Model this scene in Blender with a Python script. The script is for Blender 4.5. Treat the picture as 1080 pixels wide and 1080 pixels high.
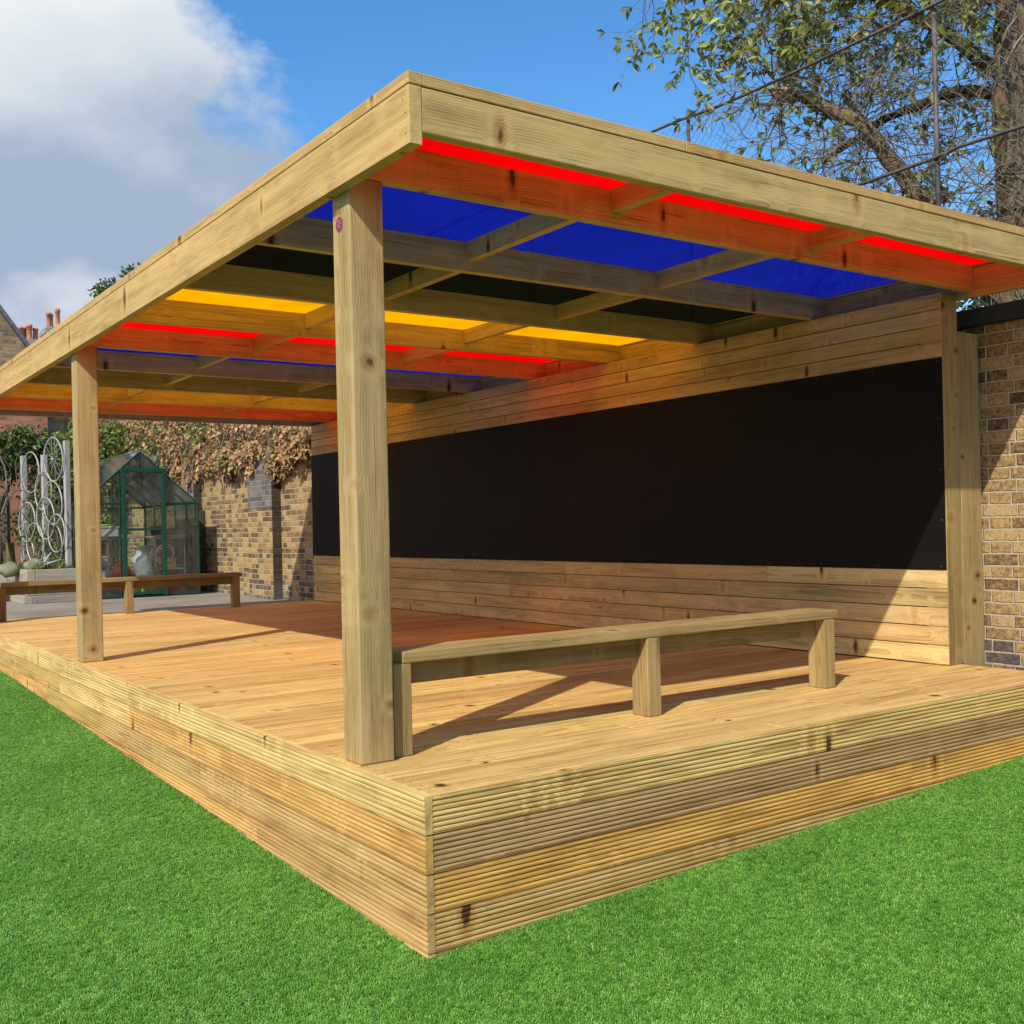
import bpy, math, random
import numpy as np
from mathutils import Vector, Matrix, noise as mnoise

for o in list(bpy.data.objects): bpy.data.objects.remove(o, do_unlink=True)
S = bpy.context.scene
COL = S.collection
R = random.Random(11)

# ------------------------------------------------------------------ camera
CAM = Vector((-1.65378691, -2.85197185, 1.32062516))
cr = Vector((0.82014996, -0.57171182, -0.02235261))
cu = Vector((0.01700655, -0.01469105, 0.99974744))
cf = Vector((0.57189581, 0.82032297, 0.00232602))
cam = bpy.data.cameras.new('camera'); camo = bpy.data.objects.new('camera', cam); COL.objects.link(camo)
M = Matrix((cr, cu, -cf)).transposed().to_4x4(); M.translation = CAM
camo.matrix_world = M
cam.sensor_width = 36; cam.lens = 37.8098
cam.shift_x = 0.00383; cam.shift_y = 0.0113
cam.clip_start = 0.05; cam.clip_end = 600
S.camera = camo

# ------------------------------------------------------------------ light
SUN_EL = math.radians(42.0); SUN_ROT = math.atan2(-0.862, -0.507)
sd = Vector((0.862 * math.cos(SUN_EL), 0.507 * math.cos(SUN_EL), -math.sin(SUN_EL)))
sun = bpy.data.lights.new('sun', 'SUN'); sun.energy = 4.9; sun.angle = math.radians(0.5); sun.color = (1.0, 0.93, 0.80)
suno = bpy.data.objects.new('sun', sun); COL.objects.link(suno)
suno.rotation_euler = sd.to_track_quat('-Z', 'Y').to_euler(); suno.location = (-20, -15, 25)

W = bpy.data.worlds.new("World"); S.world = W; W.use_nodes = True
nt = W.node_tree; N = nt.nodes; L = nt.links
for n in list(N): N.remove(n)
wo = N.new('ShaderNodeOutputWorld'); bg = N.new('ShaderNodeBackground'); bg.inputs['Strength'].default_value = 0.13
L.new(bg.outputs[0], wo.inputs[0])
sky = N.new('ShaderNodeTexSky'); sky.sky_type = 'NISHITA'; sky.sun_disc = False
sky.sun_elevation = SUN_EL; sky.sun_rotation = SUN_ROT; sky.air_density = 1.0; sky.dust_density = 0.6; sky.ozone_density = 2.5
tc = N.new('ShaderNodeTexCoord')

def wmath(op, a, b=None, c=None, clamp=False):
    n = N.new('ShaderNodeMath'); n.operation = op; n.use_clamp = clamp
    for i, v in enumerate((a, b, c)):
        if v is None: continue
        if isinstance(v, (int, float)): n.inputs[i].default_value = v
        else: L.new(v, n.inputs[i])
    return n.outputs[0]
def wnoise(vec, scale, detail=6, rough=0.55):
    n = N.new('ShaderNodeTexNoise'); n.inputs['Scale'].default_value = scale
    n.inputs['Detail'].default_value = detail; n.inputs['Roughness'].default_value = rough
    L.new(vec, n.inputs['Vector']); return n.outputs['Fac']
def wramp(fac, stops):
    n = N.new('ShaderNodeValToRGB'); e = n.color_ramp.elements
    while len(e) > 1: e.remove(e[-1])
    e[0].position, e[0].color = stops[0][0], (*stops[0][1], 1)
    for p, c in stops[1:]:
        x = e.new(p); x.color = (*c, 1)
    L.new(fac, n.inputs[0]); return n.outputs[0]
sep = N.new('ShaderNodeSeparateXYZ'); L.new(tc.outputs['Generated'], sep.inputs[0])
dx, dy, dz = sep.outputs
mp = N.new('ShaderNodeMapping'); mp.inputs['Scale'].default_value = (1, 1, 1.6); mp.inputs['Location'].default_value = (3.1, 1.7, 0.4)
L.new(tc.outputs['Generated'], mp.inputs[0])
n1 = wnoise(mp.outputs[0], 5.0, 9, 0.58)
n2 = wnoise(mp.outputs[0], 2.3, 5, 0.5)
n3 = wnoise(mp.outputs[0], 14.0, 6, 0.6)
# the cloud bank fills the sky west of a bearing about 22 degrees east of north
az = wmath('ARCTAN2', dx, dy)
edge = wmath('ADD', wmath('MULTIPLY', wmath('SUBTRACT', 0.50, n1), 0.34), wmath('MULTIPLY', wmath('SUBTRACT', 0.5, n3), 0.09))
az2 = wmath('ADD', az, edge)
slant = wmath('MULTIPLY', wmath('SUBTRACT', 0.36, dz), 0.22)
mask = wmath('DIVIDE', wmath('SUBTRACT', wmath('ADD', 0.415, slant), az2), 0.055, clamp=True)
mask = wmath('SMOOTH_MIN', mask, 1.0, 0.1) if False else mask
# only part of the ring: fades out again far to the west
mask = wmath('MULTIPLY', mask, wmath('DIVIDE', wmath('ADD', az, 2.2), 0.5, clamp=True))
dens = wmath('ADD', wmath('MULTIPLY', wmath('SUBTRACT', n2, 0.5), 0.32), wmath('MULTIPLY', wmath('SUBTRACT', n1, 0.5), 0.16))
prof = wmath('ADD', dz, dens)
ccol = wramp(prof, [(0.10, (0.80, 0.83, 0.88)), (0.19, (0.70, 0.74, 0.82)), (0.225, (0.37, 0.47, 0.63)), (0.295, (0.38, 0.48, 0.63)), (0.365, (0.68, 0.75, 0.82)), (0.44, (0.86, 0.90, 0.92)), (0.60, (0.72, 0.76, 0.8))])
cmul = N.new('ShaderNodeVectorMath'); cmul.operation = 'SCALE'; L.new(ccol, cmul.inputs[0]); cmul.inputs['Scale'].default_value = 7.0
hs = N.new('ShaderNodeHueSaturation'); hs.inputs['Saturation'].default_value = 1.30; hs.inputs['Value'].default_value = 1.42
L.new(sky.outputs[0], hs.inputs['Color'])
mx = N.new('ShaderNodeMix'); mx.data_type = 'RGBA'
L.new(mask, mx.inputs['Factor']); L.new(hs.outputs[0], mx.inputs['A']); L.new(cmul.outputs[0], mx.inputs['B'])
L.new(mx.outputs['Result'], bg.inputs['Color'])

S.view_settings.view_transform = 'Standard'; S.view_settings.look = 'None'
S.view_settings.exposure = 0.12; S.view_settings.gamma = 1.0; S.view_settings.use_curve_mapping = False
S.render.engine = 'CYCLES'
S.cycles.max_bounces = 10; S.cycles.transparent_max_bounces = 24

# ------------------------------------------------------------------ helpers
class Mat:
    """small node-graph writer"""
    def __init__(s, name):
        s.m = bpy.data.materials.new(name); s.m.use_nodes = True
        s.t = s.m.node_tree; s.N = s.t.nodes; s.L = s.t.links
        s.b = s.N['Principled BSDF']; s.out = s.N['Material Output']
    def put(s, sock, v):
        if v is None: return
        if isinstance(v, (int, float)): sock.default_value = v
        elif isinstance(v, (tuple, list)):
            sock.default_value = tuple(v) if len(sock.default_value) == len(v) else (*v, 1)
        else: s.L.new(v, sock)
    def math(s, op, a, b=None, c=None, clamp=False):
        n = s.N.new('ShaderNodeMath'); n.operation = op; n.use_clamp = clamp
        for i, v in enumerate((a, b, c)): s.put(n.inputs[i], v)
        return n.outputs[0]
    def vmath(s, op, a, b=None, scale=None):
        n = s.N.new('ShaderNodeVectorMath'); n.operation = op
        s.put(n.inputs[0], a)
        if b is not None: s.put(n.inputs[1], b)
        if scale is not None: s.put(n.inputs['Scale'], scale)
        return n.outputs['Value'] if op in ('LENGTH', 'DOT_PRODUCT', 'DISTANCE') else n.outputs[0]
    def attr(s, name, out='Vector'):
        n = s.N.new('ShaderNodeAttribute'); n.attribute_name = name; return n.outputs[out]
    def pos(s): return s.N.new('ShaderNodeNewGeometry').outputs['Position']
    def objc(s): return s.N.new('ShaderNodeTexCoord').outputs['Object']
    def sep(s, v):
        n = s.N.new('ShaderNodeSeparateXYZ'); s.put(n.inputs[0], v); return n.outputs
    def comb(s, x, y, z):
        n = s.N.new('ShaderNodeCombineXYZ')
        for i, v in enumerate((x, y, z)): s.put(n.inputs[i], v)
        return n.outputs[0]
    def noise(s, v, scale, detail=4, rough=0.5, dist=0, out='Fac'):
        n = s.N.new('ShaderNodeTexNoise'); s.put(n.inputs['Vector'], v)
        n.inputs['Scale'].default_value = scale; n.inputs['Detail'].default_value = detail
        n.inputs['Roughness'].default_value = rough; n.inputs['Distortion'].default_value = dist
        return n.outputs[out]
    def vor(s, v, scale, feature='F1', out='Distance'):
        n = s.N.new('ShaderNodeTexVoronoi'); n.feature = feature; s.put(n.inputs['Vector'], v)
        n.inputs['Scale'].default_value = scale; return n if out is None else n.outputs[out]
    def ramp(s, fac, stops, interp='LINEAR'):
        n = s.N.new('ShaderNodeValToRGB'); n.color_ramp.interpolation = interp; e = n.color_ramp.elements
        while len(e) > 1: e.remove(e[-1])
        e[0].position = stops[0][0]; e[0].color = (*stops[0][1], 1) if not isinstance(stops[0][1], (int, float)) else (stops[0][1],) * 3 + (1,)
        for p, c in stops[1:]:
            x = e.new(p); x.color = (*c, 1) if not isinstance(c, (int, float)) else (c, c, c, 1)
        s.put(n.inputs[0], fac); return n.outputs[0]
    def mix(s, fac, a, b, mode='MIX'):
        n = s.N.new('ShaderNodeMix'); n.data_type = 'RGBA'; n.blend_type = mode
        s.put(n.inputs['Factor'], fac)
        for k, v in (('A', a), ('B', b)):
            sk = [i for i in n.inputs if i.name == k and i.type == 'RGBA'][0]
            s.put(sk, v)
        return [o for o in n.outputs if o.type == 'RGBA'][0]
    def remap(s, v, a, b, c=0.0, d=1.0):
        n = s.N.new('ShaderNodeMapRange'); n.clamp = True; s.put(n.inputs[0], v)
        for i, q in enumerate((a, b, c, d)): n.inputs[i + 1].default_value = q
        return n.outputs[0]
    def bump(s, h, strength=0.3, dist=0.002):
        n = s.N.new('ShaderNodeBump'); n.inputs['Strength'].default_value = strength; n.inputs['Distance'].default_value = dist
        s.put(n.inputs['Height'], h); s.L.new(n.outputs[0], s.b.inputs['Normal']); return n.outputs[0]
    def base(s, col=None, rough=None, spec=None, metal=None):
        s.put(s.b.inputs['Base Color'], col); s.put(s.b.inputs['Roughness'], rough)
        s.put(s.b.inputs['Specular IOR Level'], spec); s.put(s.b.inputs['Metallic'], metal); return s.m

def make_wood(name, light, dark, knotcol=(0.055, 0.024, 0.010), knots=0.5, green=0.25, ring=0.0085, contrast=1.0, rough=0.62, weather=0.0, kscale=7.5, streak=0.5):
    """sawn softwood: growth rings round a pith line, knots, fibres; attribute wp = (along, across, depth)"""
    m = Mat(name)
    wp = m.attr('wp'); al, a, b = m.sep(wp)
    def st(u, v): return m.comb(m.math('MULTIPLY', al, u), m.math('MULTIPLY', a, v), m.math('MULTIPLY', b, v))
    # knots: branches that run outwards through the board
    kv = m.vor(m.comb(al, m.math('MULTIPLY', a, 0.8), m.math('MULTIPLY', b, 0.35)), kscale, out=None); kv.inputs['Randomness'].default_value = 1.0
    kd = kv.outputs['Distance']; kc3 = m.sep(kv.outputs['Color']); kr = kc3[0]
    has = m.math('GREATER_THAN', kr, 1 - knots)
    size = m.math('ADD', 0.6, m.math('MULTIPLY', kc3[1], 0.8))
    kd = m.math('DIVIDE', kd, size)
    nz = m.noise(st(45, 45), 1, 3)
    kd2 = m.math('ADD', kd, m.math('MULTIPLY', m.math('SUBTRACT', nz, 0.5), 0.09))
    knot = m.math('MULTIPLY', m.remap(kd2, 0.075, 0.110, 1, 0), has)
    halo = m.math('MULTIPLY', m.remap(kd, 0.04, 0.55, 1, 0), has); halo = m.math('MULTIPLY', halo, halo)
    # growth rings, bent by slow wander and by the knots
    wob = m.noise(st(0.9, 3.5), 1, 2, 0.5); wob2 = m.noise(st(3.5, 9), 1, 3, 0.5)
    rr = m.math('SQRT', m.math('ADD', m.math('MULTIPLY', a, a), m.math('MULTIPLY', b, b)))
    rr = m.math('ADD', rr, m.math('MULTIPLY', m.math('SUBTRACT', wob, 0.5), 0.045))
    rr = m.math('ADD', rr, m.math('MULTIPLY', m.math('SUBTRACT', wob2, 0.5), 0.007))
    rr = m.math('ADD', rr, m.math('MULTIPLY', halo, 0.030))
    ph = m.math('FRACT', m.math('DIVIDE', rr, ring))
    late = m.math('MULTIPLY', m.math('POWER', ph, 2.0), m.remap(ph, 0.90, 1.0, 1, 0))
    fib = m.noise(st(6, 300), 1, 3, 0.65)
    broad = m.noise(st(0.9, 16), 1, 4, 0.55)
    strk = m.noise(st(1.6, 55), 1, 4, 0.6)
    f = m.math('MULTIPLY', late, m.math('ADD', 0.15, m.math('MULTIPLY', m.remap(m.noise(st(1.2, 6), 1, 3), 0.35, 0.65), 0.65 * contrast)))
    f = m.math('ADD', f, m.math('MULTIPLY', m.math('SUBTRACT', fib, 0.5), 1.15 * contrast))
    f = m.math('ADD', f, m.math('MULTIPLY', m.math('SUBTRACT', broad, 0.45), 1.8 * contrast))
    f = m.math('ADD', f, m.math('MULTIPLY', m.math('SUBTRACT', strk, 0.47), 2.4 * streak), clamp=True)
    col = m.mix(f, light, dark)
    gn = m.noise(st(1.6, 7), 1, 3)
    g = m.math('MULTIPLY', m.remap(gn, 0.42, 0.70), green)
    col = m.mix(g, col, m.mix(1.0, col, (0.62, 0.74, 0.58), 'MULTIPLY'))
    # resin-brown bruise round the knot, pale turned grain outside it
    col = m.mix(m.math('MULTIPLY', m.math('MULTIPLY', m.remap(kd2, 0.10, 0.22, 1, 0), has), 0.75), col, m.mix(1.0, col, (0.74, 0.52, 0.32), 'MULTIPLY'))
    pale = m.math('MULTIPLY', m.math('MULTIPLY', m.remap(kd2, 0.42, 0.30, 0, 1), m.remap(kd2, 0.16, 0.26, 0, 1)), has)
    col = m.mix(m.math('MULTIPLY', pale, m.remap(strk, 0.35, 0.6, 0.0, 0.38)), col, tuple(min(1, c * 1.22) for c in light))
    kr2 = m.math('FRACT', m.math('MULTIPLY', kd2, 40))
    kc = m.mix(m.math('MULTIPLY', kr2, 0.7), knotcol, tuple(min(1, c * 2.6) for c in knotcol))
    col = m.mix(knot, col, kc)
    # handling dirt and water marks
    dm = m.noise(st(4, 10), 1, 5, 0.65)
    col = m.mix(m.remap(dm, 0.52, 0.74, 0, 0.62), col, m.mix(1.0, col, (0.62, 0.56, 0.50), 'MULTIPLY'))
    # drying checks: short hairline cracks along the grain
    ck = m.noise(st(2.2, 130), 1, 2, 0.5)
    col = m.mix(m.remap(ck, 0.67, 0.73, 0, 0.75), col, m.mix(1.0, col, (0.35, 0.28, 0.22), 'MULTIPLY'))
    if weather:
        wn = m.noise(st(3, 30), 1, 4)
        col = m.mix(m.math('MULTIPLY', m.remap(wn, 0.35, 0.7), weather), col, (0.30, 0.29, 0.27))
    col = m.mix(1.0, col, m.attr('tint', 'Color'), 'MULTIPLY')
    h = m.math('SUBTRACT', m.math('MULTIPLY', fib, 0.8), m.math('MULTIPLY', late, 0.5))
    h = m.math('ADD', h, m.math('MULTIPLY', knot, 0.5))
    m.bump(h, 0.5, 0.0014)
    m.base(col, m.math('ADD', rough - 0.08, m.math('MULTIPLY', fib, 0.22)), 0.28)
    return m.m

def plain(name, col, rough=0.6, metal=0.0, var=0.25, scale=8, spec=0.4, bump=0.0, bscale=60):
    m = Mat(name); p = m.objc()
    n = m.noise(p, scale, 5, 0.6)
    lo = tuple(c * (1 - var) for c in col); hi = tuple(min(1, c * (1 + var)) for c in col)
    c = m.ramp(n, [(0.3, lo), (0.7, hi)])
    if bump: m.bump(m.noise(p, bscale, 4), bump, 0.004)
    return m.base(c, rough, spec, metal)

ORG = {}
class MB:
    """collects shapes in world space and links them as ONE mesh object"""
    def __init__(s): s.v = []; s.f = []; s.mi = []; s.wp = []; s.ti = []; s.smooth = []
    def _add(s, vs, fs, mi=0, wp=None, tint=(1, 1, 1), smooth=False):
        o = len(s.v); s.v += [tuple(v) for v in vs]
        s.f += [tuple(i + o for i in f) for f in fs]; s.mi += [mi] * len(fs); s.smooth += [smooth] * len(fs)
        s.wp += (wp if wp is not None else [tuple(v) for v in vs]); s.ti += [tint] * len(vs)
    def box(s, x0, x1, y0, y1, z0, z1, axis=0, mi=0, tint=(1, 1, 1), pith=None, mat=None):
        vs = [(x, y, z) for x in (x0, x1) for y in (y0, y1) for z in (z0, z1)]
        fs = [(0, 1, 3, 2), (4, 6, 7, 5), (0, 4, 5, 1), (2, 3, 7, 6), (0, 2, 6, 4), (1, 5, 7, 3)]
        off = R.uniform(0, 60); c = ((x0 + x1) / 2, (y0 + y1) / 2, (z0 + z1) / 2)
        if pith is None:
            g = R.uniform(0, 6.283); d = R.uniform(0.02, 0.11); pith = (d * math.cos(g), d * math.sin(g))
        oa, ob = [i for i in range(3) if i != axis]
        wp = [(v[axis] + off, v[oa] - c[oa] + pith[0], v[ob] - c[ob] + pith[1]) for v in vs]
        if mat is not None: vs = [mat @ Vector(v) for v in vs]
        s._add(vs, fs, mi, wp, tint)
    def extrude(s, prof, axis, t0, t1, tint=(1, 1, 1), mi=0, segs=1):
        """closed profile of (p, q) points swept along an axis; p, q are the other two axes in order"""
        oa, ob = [i for i in range(3) if i != axis]
        off = R.uniform(0, 60); g = R.uniform(0, 6.283); d = R.uniform(0.02, 0.10)
        n = len(prof); vs = []; wp = []
        mc = [sum(p[i] for p in prof) / n for i in (0, 1)]
        for t in (t0, t1):
            for p, q in prof:
                v = [0, 0, 0]; v[axis] = t; v[oa] = p; v[ob] = q; vs.append(tuple(v))
                wp.append((t + off, p - mc[0] + d * math.cos(g), q - mc[1] + d * math.sin(g)))
        fs = [(i, (i + 1) % n, n + (i + 1) % n, n + i) for i in range(n)]
        fs += [tuple(range(n))[::-1], tuple(range(n, 2 * n))]
        s._add(vs, fs, mi, wp, tint)
    def tube(s, pts, rads, seg=6, mi=0, tint=(1, 1, 1), caps=True, smooth=True):
        pts = [Vector(p) for p in pts]
        if isinstance(rads, (int, float)): rads = [rads] * len(pts)
        n = len(pts); vs = []; fs = []
        up = Vector((0.13, 0.31, 0.94))
        for i, p in enumerate(pts):
            t = (pts[min(i + 1, n - 1)] - pts[max(i - 1, 0)]).normalized()
            a = t.cross(up)
            if a.length < 1e-3: a = t.cross(Vector((1, 0, 0)))
            a.normalize(); b = t.cross(a)
            for k in range(seg):
                w = 6.28318 * k / seg; vs.append(p + (a * math.cos(w) + b * math.sin(w)) * rads[i])
        for i in range(n - 1):
            for k in range(seg):
                fs.append((i * seg + k, i * seg + (k + 1) % seg, (i + 1) * seg + (k + 1) % seg, (i + 1) * seg + k))
        if caps: fs += [tuple(range(seg))[::-1], tuple(range((n - 1) * seg, n * seg))]
        s._add(vs, fs, mi, None, tint, smooth)
    def lathe(s, c, prof, seg=20, mi=0, tint=(1, 1, 1), smooth=True):
        """(radius, z) profile round a vertical axis"""
        vs = []; fs = []
        for r, z in prof:
            for k in range(seg):
                w = 6.28318 * k / seg; vs.append((c[0] + r * math.cos(w), c[1] + r * math.sin(w), c[2] + z))
        n = len(prof)
        for i in range(n - 1):
            for k in range(seg):
                fs.append((i * seg + k, i * seg + (k + 1) % seg, (i + 1) * seg + (k + 1) % seg, (i + 1) * seg + k))
        fs += [tuple(range(seg))[::-1], tuple(range((n - 1) * seg, n * seg))]
        s._add(vs, fs, mi, None, tint, smooth)
    def torus(s, c, r, rt, ax1, ax2, seg=28, ts=6, mi=0):
        c = Vector(c); a = Vector(ax1).normalized(); b = Vector(ax2).normalized(); nn = a.cross(b)
        vs = []; fs = []
        for i in range(seg):
            w = 6.28318 * i / seg; d = a * math.cos(w) + b * math.sin(w)
            for k in range(ts):
                q = 6.28318 * k / ts; vs.append(c + d * (r + rt * math.cos(q)) + nn * rt * math.sin(q))
        for i in range(seg):
            for k in range(ts):
                fs.append((i * ts + k, i * ts + (k + 1) % ts, ((i + 1) % seg) * ts + (k + 1) % ts, ((i + 1) % seg) * ts + k))
        s._add(vs, fs, mi, None, (1, 1, 1), True)
    def leaf(s, p, d, nrm, ln, wd, mi=0, tint=(1, 1, 1), fold=0.25):
        d = Vector(d).normalized(); nrm = Vector(nrm); side = d.cross(nrm)
        if side.length < 1e-4: side = d.cross(Vector((0.3, 0.5, 0.8)))
        side.normalize(); up = side.cross(d); p = Vector(p)
        mid = p + d * ln * 0.5 - up * ln * 0.06
        vs = [p, mid + side * wd * 0.5 + up * wd * fold, p + d * ln - up * ln * 0.18, mid - side * wd * 0.5 + up * wd * fold, mid]
        s._add(vs, [(0, 4, 1), (4, 2, 1), (0, 3, 4), (4, 3, 2)], mi, None, tint, True)
    def build(s, name, mats, parent=None, bevel=0.0, kind=None):
        me = bpy.data.meshes.new(name)
        o3 = ORG.get(parent.name, (0, 0, 0)) if parent else (0, 0, 0)
        v = np.array(s.v, dtype=float) - np.array(o3)
        me.from_pydata(v.tolist(), [], s.f)
        if not isinstance(mats, (list, tuple)): mats = [mats]
        for m in mats: me.materials.append(m)
        me.polygons.foreach_set('material_index', s.mi)
        me.polygons.foreach_set('use_smooth', s.smooth)
        at = me.attributes.new('wp', 'FLOAT_VECTOR', 'POINT'); at.data.foreach_set('vector', np.array(s.wp, dtype=float).ravel())
        at = me.attributes.new('tint', 'FLOAT_COLOR', 'POINT')
        at.data.foreach_set('color', np.hstack([np.array(s.ti, dtype=float), np.ones((len(s.ti), 1))]).ravel())
        me.update(); me.validate()
        o = bpy.data.objects.new(name, me); COL.objects.link(o)
        if parent: o.parent = parent; ORG[o.name] = o3
        if bevel:
            b = o.modifiers.new('bevel', 'BEVEL'); b.width = bevel; b.segments = 2; b.limit_method = 'ANGLE'; b.angle_limit = math.radians(40)
        if kind: o['kind'] = kind
        return o

def tag(o, label=None, cat=None, group=None, kind=None):
    if label: o['label'] = label
    if cat: o['category'] = cat
    if group: o['group'] = group
    if kind: o['kind'] = kind
    return o
def thing(name, loc, label, cat, group=None):
    o = bpy.data.objects.new(name, None); COL.objects.link(o); o.location = loc
    o.empty_display_size = 0.1; ORG[o.name] = tuple(loc)
    return tag(o, label, cat, group)
def copy_tree(o, parent=None):
    c = o.copy(); COL.objects.link(c)
    if parent: c.parent = parent
    for ch in list(o.children): copy_tree(ch, c)
    return c
def jit(t, v=0.06):
    k = 1 + R.uniform(-v, v); return tuple(c * k * (1 + R.uniform(-v * .35, v * .35)) for c in t)

# ------------------------------------------------------------------ materials
WOOD = make_wood('pressure_treated_pine', (0.545, 0.362, 0.146), (0.275, 0.155, 0.052), knots=0.72, green=0.22)
WOODG = make_wood('green_treated_pine', (0.425, 0.300, 0.134), (0.215, 0.133, 0.052), knots=0.7, green=0.45)
WOODB = make_wood('brown_treated_pine', (0.33, 0.235, 0.105), (0.16, 0.105, 0.042), green=0.4)
WOODS = make_wood('cladding_pine', (0.57, 0.412, 0.178), (0.30, 0.182, 0.066), knots=0.65, green=0.30)
DECKW = make_wood('decking_pine', (0.63, 0.430, 0.162), (0.32, 0.180, 0.050), knots=0.22, green=0.05, ring=0.011, rough=0.6, streak=1.0)
RISER = make_wood('grooved_decking_pine', (0.62, 0.435, 0.180), (0.30, 0.170, 0.058), knots=0.5, green=0.25, rough=0.62, streak=0.7)
OLDW = make_wood('weathered_sleeper', (0.30, 0.27, 0.22), (0.15, 0.13, 0.10), knots=0.1, green=0.1, contrast=1.0, rough=0.85, weather=0.6)
GREYW = make_wood('silvered_timber', (0.38, 0.37, 0.35), (0.22, 0.21, 0.20), knots=0.1, green=0.0, contrast=0.8, rough=0.85, weather=0.5)

def panel_mat(name, col, trans, mixf):
    m = Mat(name); N_, L_ = m.N, m.L
    tr = N_.new('ShaderNodeBsdfTranslucent'); tp = N_.new('ShaderNodeBsdfTransparent'); gl = N_.new('ShaderNodeBsdfGlossy')
    gr = m.remap(m.noise(m.pos(), 2.4, 6, 0.65), 0.3, 0.7, 0.80, 1.05); m.put(tr.inputs[0], m.vmath('SCALE', m.comb(*col), scale=gr)); m.put(tp.inputs[0], trans); gl.inputs['Roughness'].default_value = 0.12; m.put(gl.inputs[0], (1, 1, 1))
    a = N_.new('ShaderNodeMixShader'); a.inputs[0].default_value = mixf
    L_.new(tr.outputs[0], a.inputs[1]); L_.new(tp.outputs[0], a.inputs[2])
    fr = N_.new('ShaderNodeLayerWeight'); fr.inputs['Blend'].default_value = 0.12
    b = N_.new('ShaderNodeMixShader'); k = m.math('MULTIPLY', fr.outputs['Fresnel'], 0.10)
    L_.new(k, b.inputs[0]); L_.new(a.outputs[0], b.inputs[1]); L_.new(gl.outputs[0], b.inputs[2])
    L_.new(b.outputs[0], m.out.inputs[0]); return m.m
P_RED = panel_mat('red_polycarbonate', (0.94, 0.010, 0.026), (0.34, 0.14, 0.09), 0.12)
P_BLUE = panel_mat('blue_polycarbonate', (0.014, 0.028, 0.42), (0.42, 0.46, 0.58), 0.26)
P_DARK = panel_mat('dark_olive_polycarbonate', (0.026, 0.026, 0.016), (0.26, 0.23, 0.13), 0.22)
P_YEL = panel_mat('yellow_polycarbonate', (1.0, 0.62, 0.002), (0.80, 0.60, 0.08), 0.32)

m = Mat('blackboard_paint'); p = m.objc()
sm = m.noise(p, 2.2, 6, 0.6)
BOARD = m.base(m.ramp(sm, [(0.3, (0.0045, 0.0038, 0.0028)), (0.75, (0.0085, 0.007, 0.0055))]), m.remap(sm, 0.3, 0.7, 0.55, 0.68), 0.14)
STEEL = plain('blackened_screw', (0.10, 0.10, 0.10), 0.5, 0.4, 0.1)
SCREW = plain('deck_screw', (0.10, 0.07, 0.045), 0.6, 0.2, 0.1)

def brick_mat(name, axes, stops, mortar, sooty=0.0, course=0.0690, length=0.208, seed=0.0, foot=None):
    m = Mat(name); P = m.sep(m.pos())
    u = P[axes[0]]; v = P[axes[1]]
    wob = m.noise(m.pos(), 9, 3)
    vec = m.comb(m.math('ADD', u, m.math('MULTIPLY', m.math('SUBTRACT', wob, 0.5), 0.014)), m.math('ADD', v, m.math('MULTIPLY', m.math('SUBTRACT', m.noise(m.pos(), 6.3, 3), 0.5), 0.014)), seed)
    br = m.N.new('ShaderNodeTexBrick'); m.put(br.inputs['Vector'], vec)
    br.inputs['Scale'].default_value = 1; br.inputs['Brick Width'].default_value = length; br.inputs['Row Height'].default_value = course
    br.inputs['Mortar Size'].default_value = 0.0075; br.inputs['Mortar Smooth'].default_value = 0.5; br.inputs['Bias'].default_value = 0
    br.inputs['Color1'].default_value = (0, 0, 0, 1); br.inputs['Color2'].default_value = (1, 1, 1, 1); br.inputs['Mortar'].default_value = (0.5, 0.5, 0.5, 1)
    br.squash = 0.62; br.squash_frequency = 2; br.offset = 0.5
    rnd = m.sep(br.outputs['Color'])[0]; mfac = m.math('MULTIPLY', br.outputs['Fac'], m.remap(m.noise(m.pos(), 55, 4, 0.7), 0.25, 0.5, 0.25, 1.0))
    blot = m.noise(m.pos(), 34, 6, 0.72); big = m.noise(m.pos(), 1.3, 4, 0.6)
    k = m.math('ADD', m.math('ADD', 0.06, m.math('MULTIPLY', rnd, 0.72)), m.math('MULTIPLY', m.math('SUBTRACT', blot, 0.5), 2.2))
    k = m.math('ADD', k, m.math('MULTIPLY', m.math('SUBTRACT', big, 0.5), 0.7), clamp=True)
    col = m.ramp(k, stops)
    fine = m.noise(m.pos(), 95, 3)
    col = m.mix(0.5, col, m.ramp(fine, [(0.3, 0.35), (0.7, 0.7)]), 'OVERLAY')
    if foot is not None:
        # engineering bricks in the footing courses
        f = m.remap(m.math('ADD', v, m.math('MULTIPLY', m.math('SUBTRACT', rnd, 0.5), 0.35)), foot - 0.12, foot + 0.12, 0.8, 0)
        col = m.mix(m.math('MULTIPLY', f, 0.9), col, m.mix(k, (0.060, 0.060, 0.066), (0.17, 0.155, 0.14)))
    mort = m.mix(m.noise(m.pos(), 30, 3), tuple(c * 0.6 for c in mortar), mortar)
    col = m.mix(mfac, col, mort)
    h = m.math('SUBTRACT', m.math('MULTIPLY', blot, 0.5), m.math('MULTIPLY', br.outputs['Fac'], 1.0))
    m.bump(h, 1.0, 0.014)
    return m.base(col, 0.9, 0.15)
STOCK = [(0.0, (0.070, 0.050, 0.034)), (0.22, (0.155, 0.103, 0.053)), (0.42, (0.25, 0.160, 0.070)), (0.62, (0.34, 0.225, 0.098)), (0.85, (0.41, 0.300, 0.145)), (1.0, (0.33, 0.245, 0.15))]
BRICK = brick_mat('london_stock_brick', (1, 2), STOCK, (0.54, 0.45, 0.31), foot=0.56)
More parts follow.
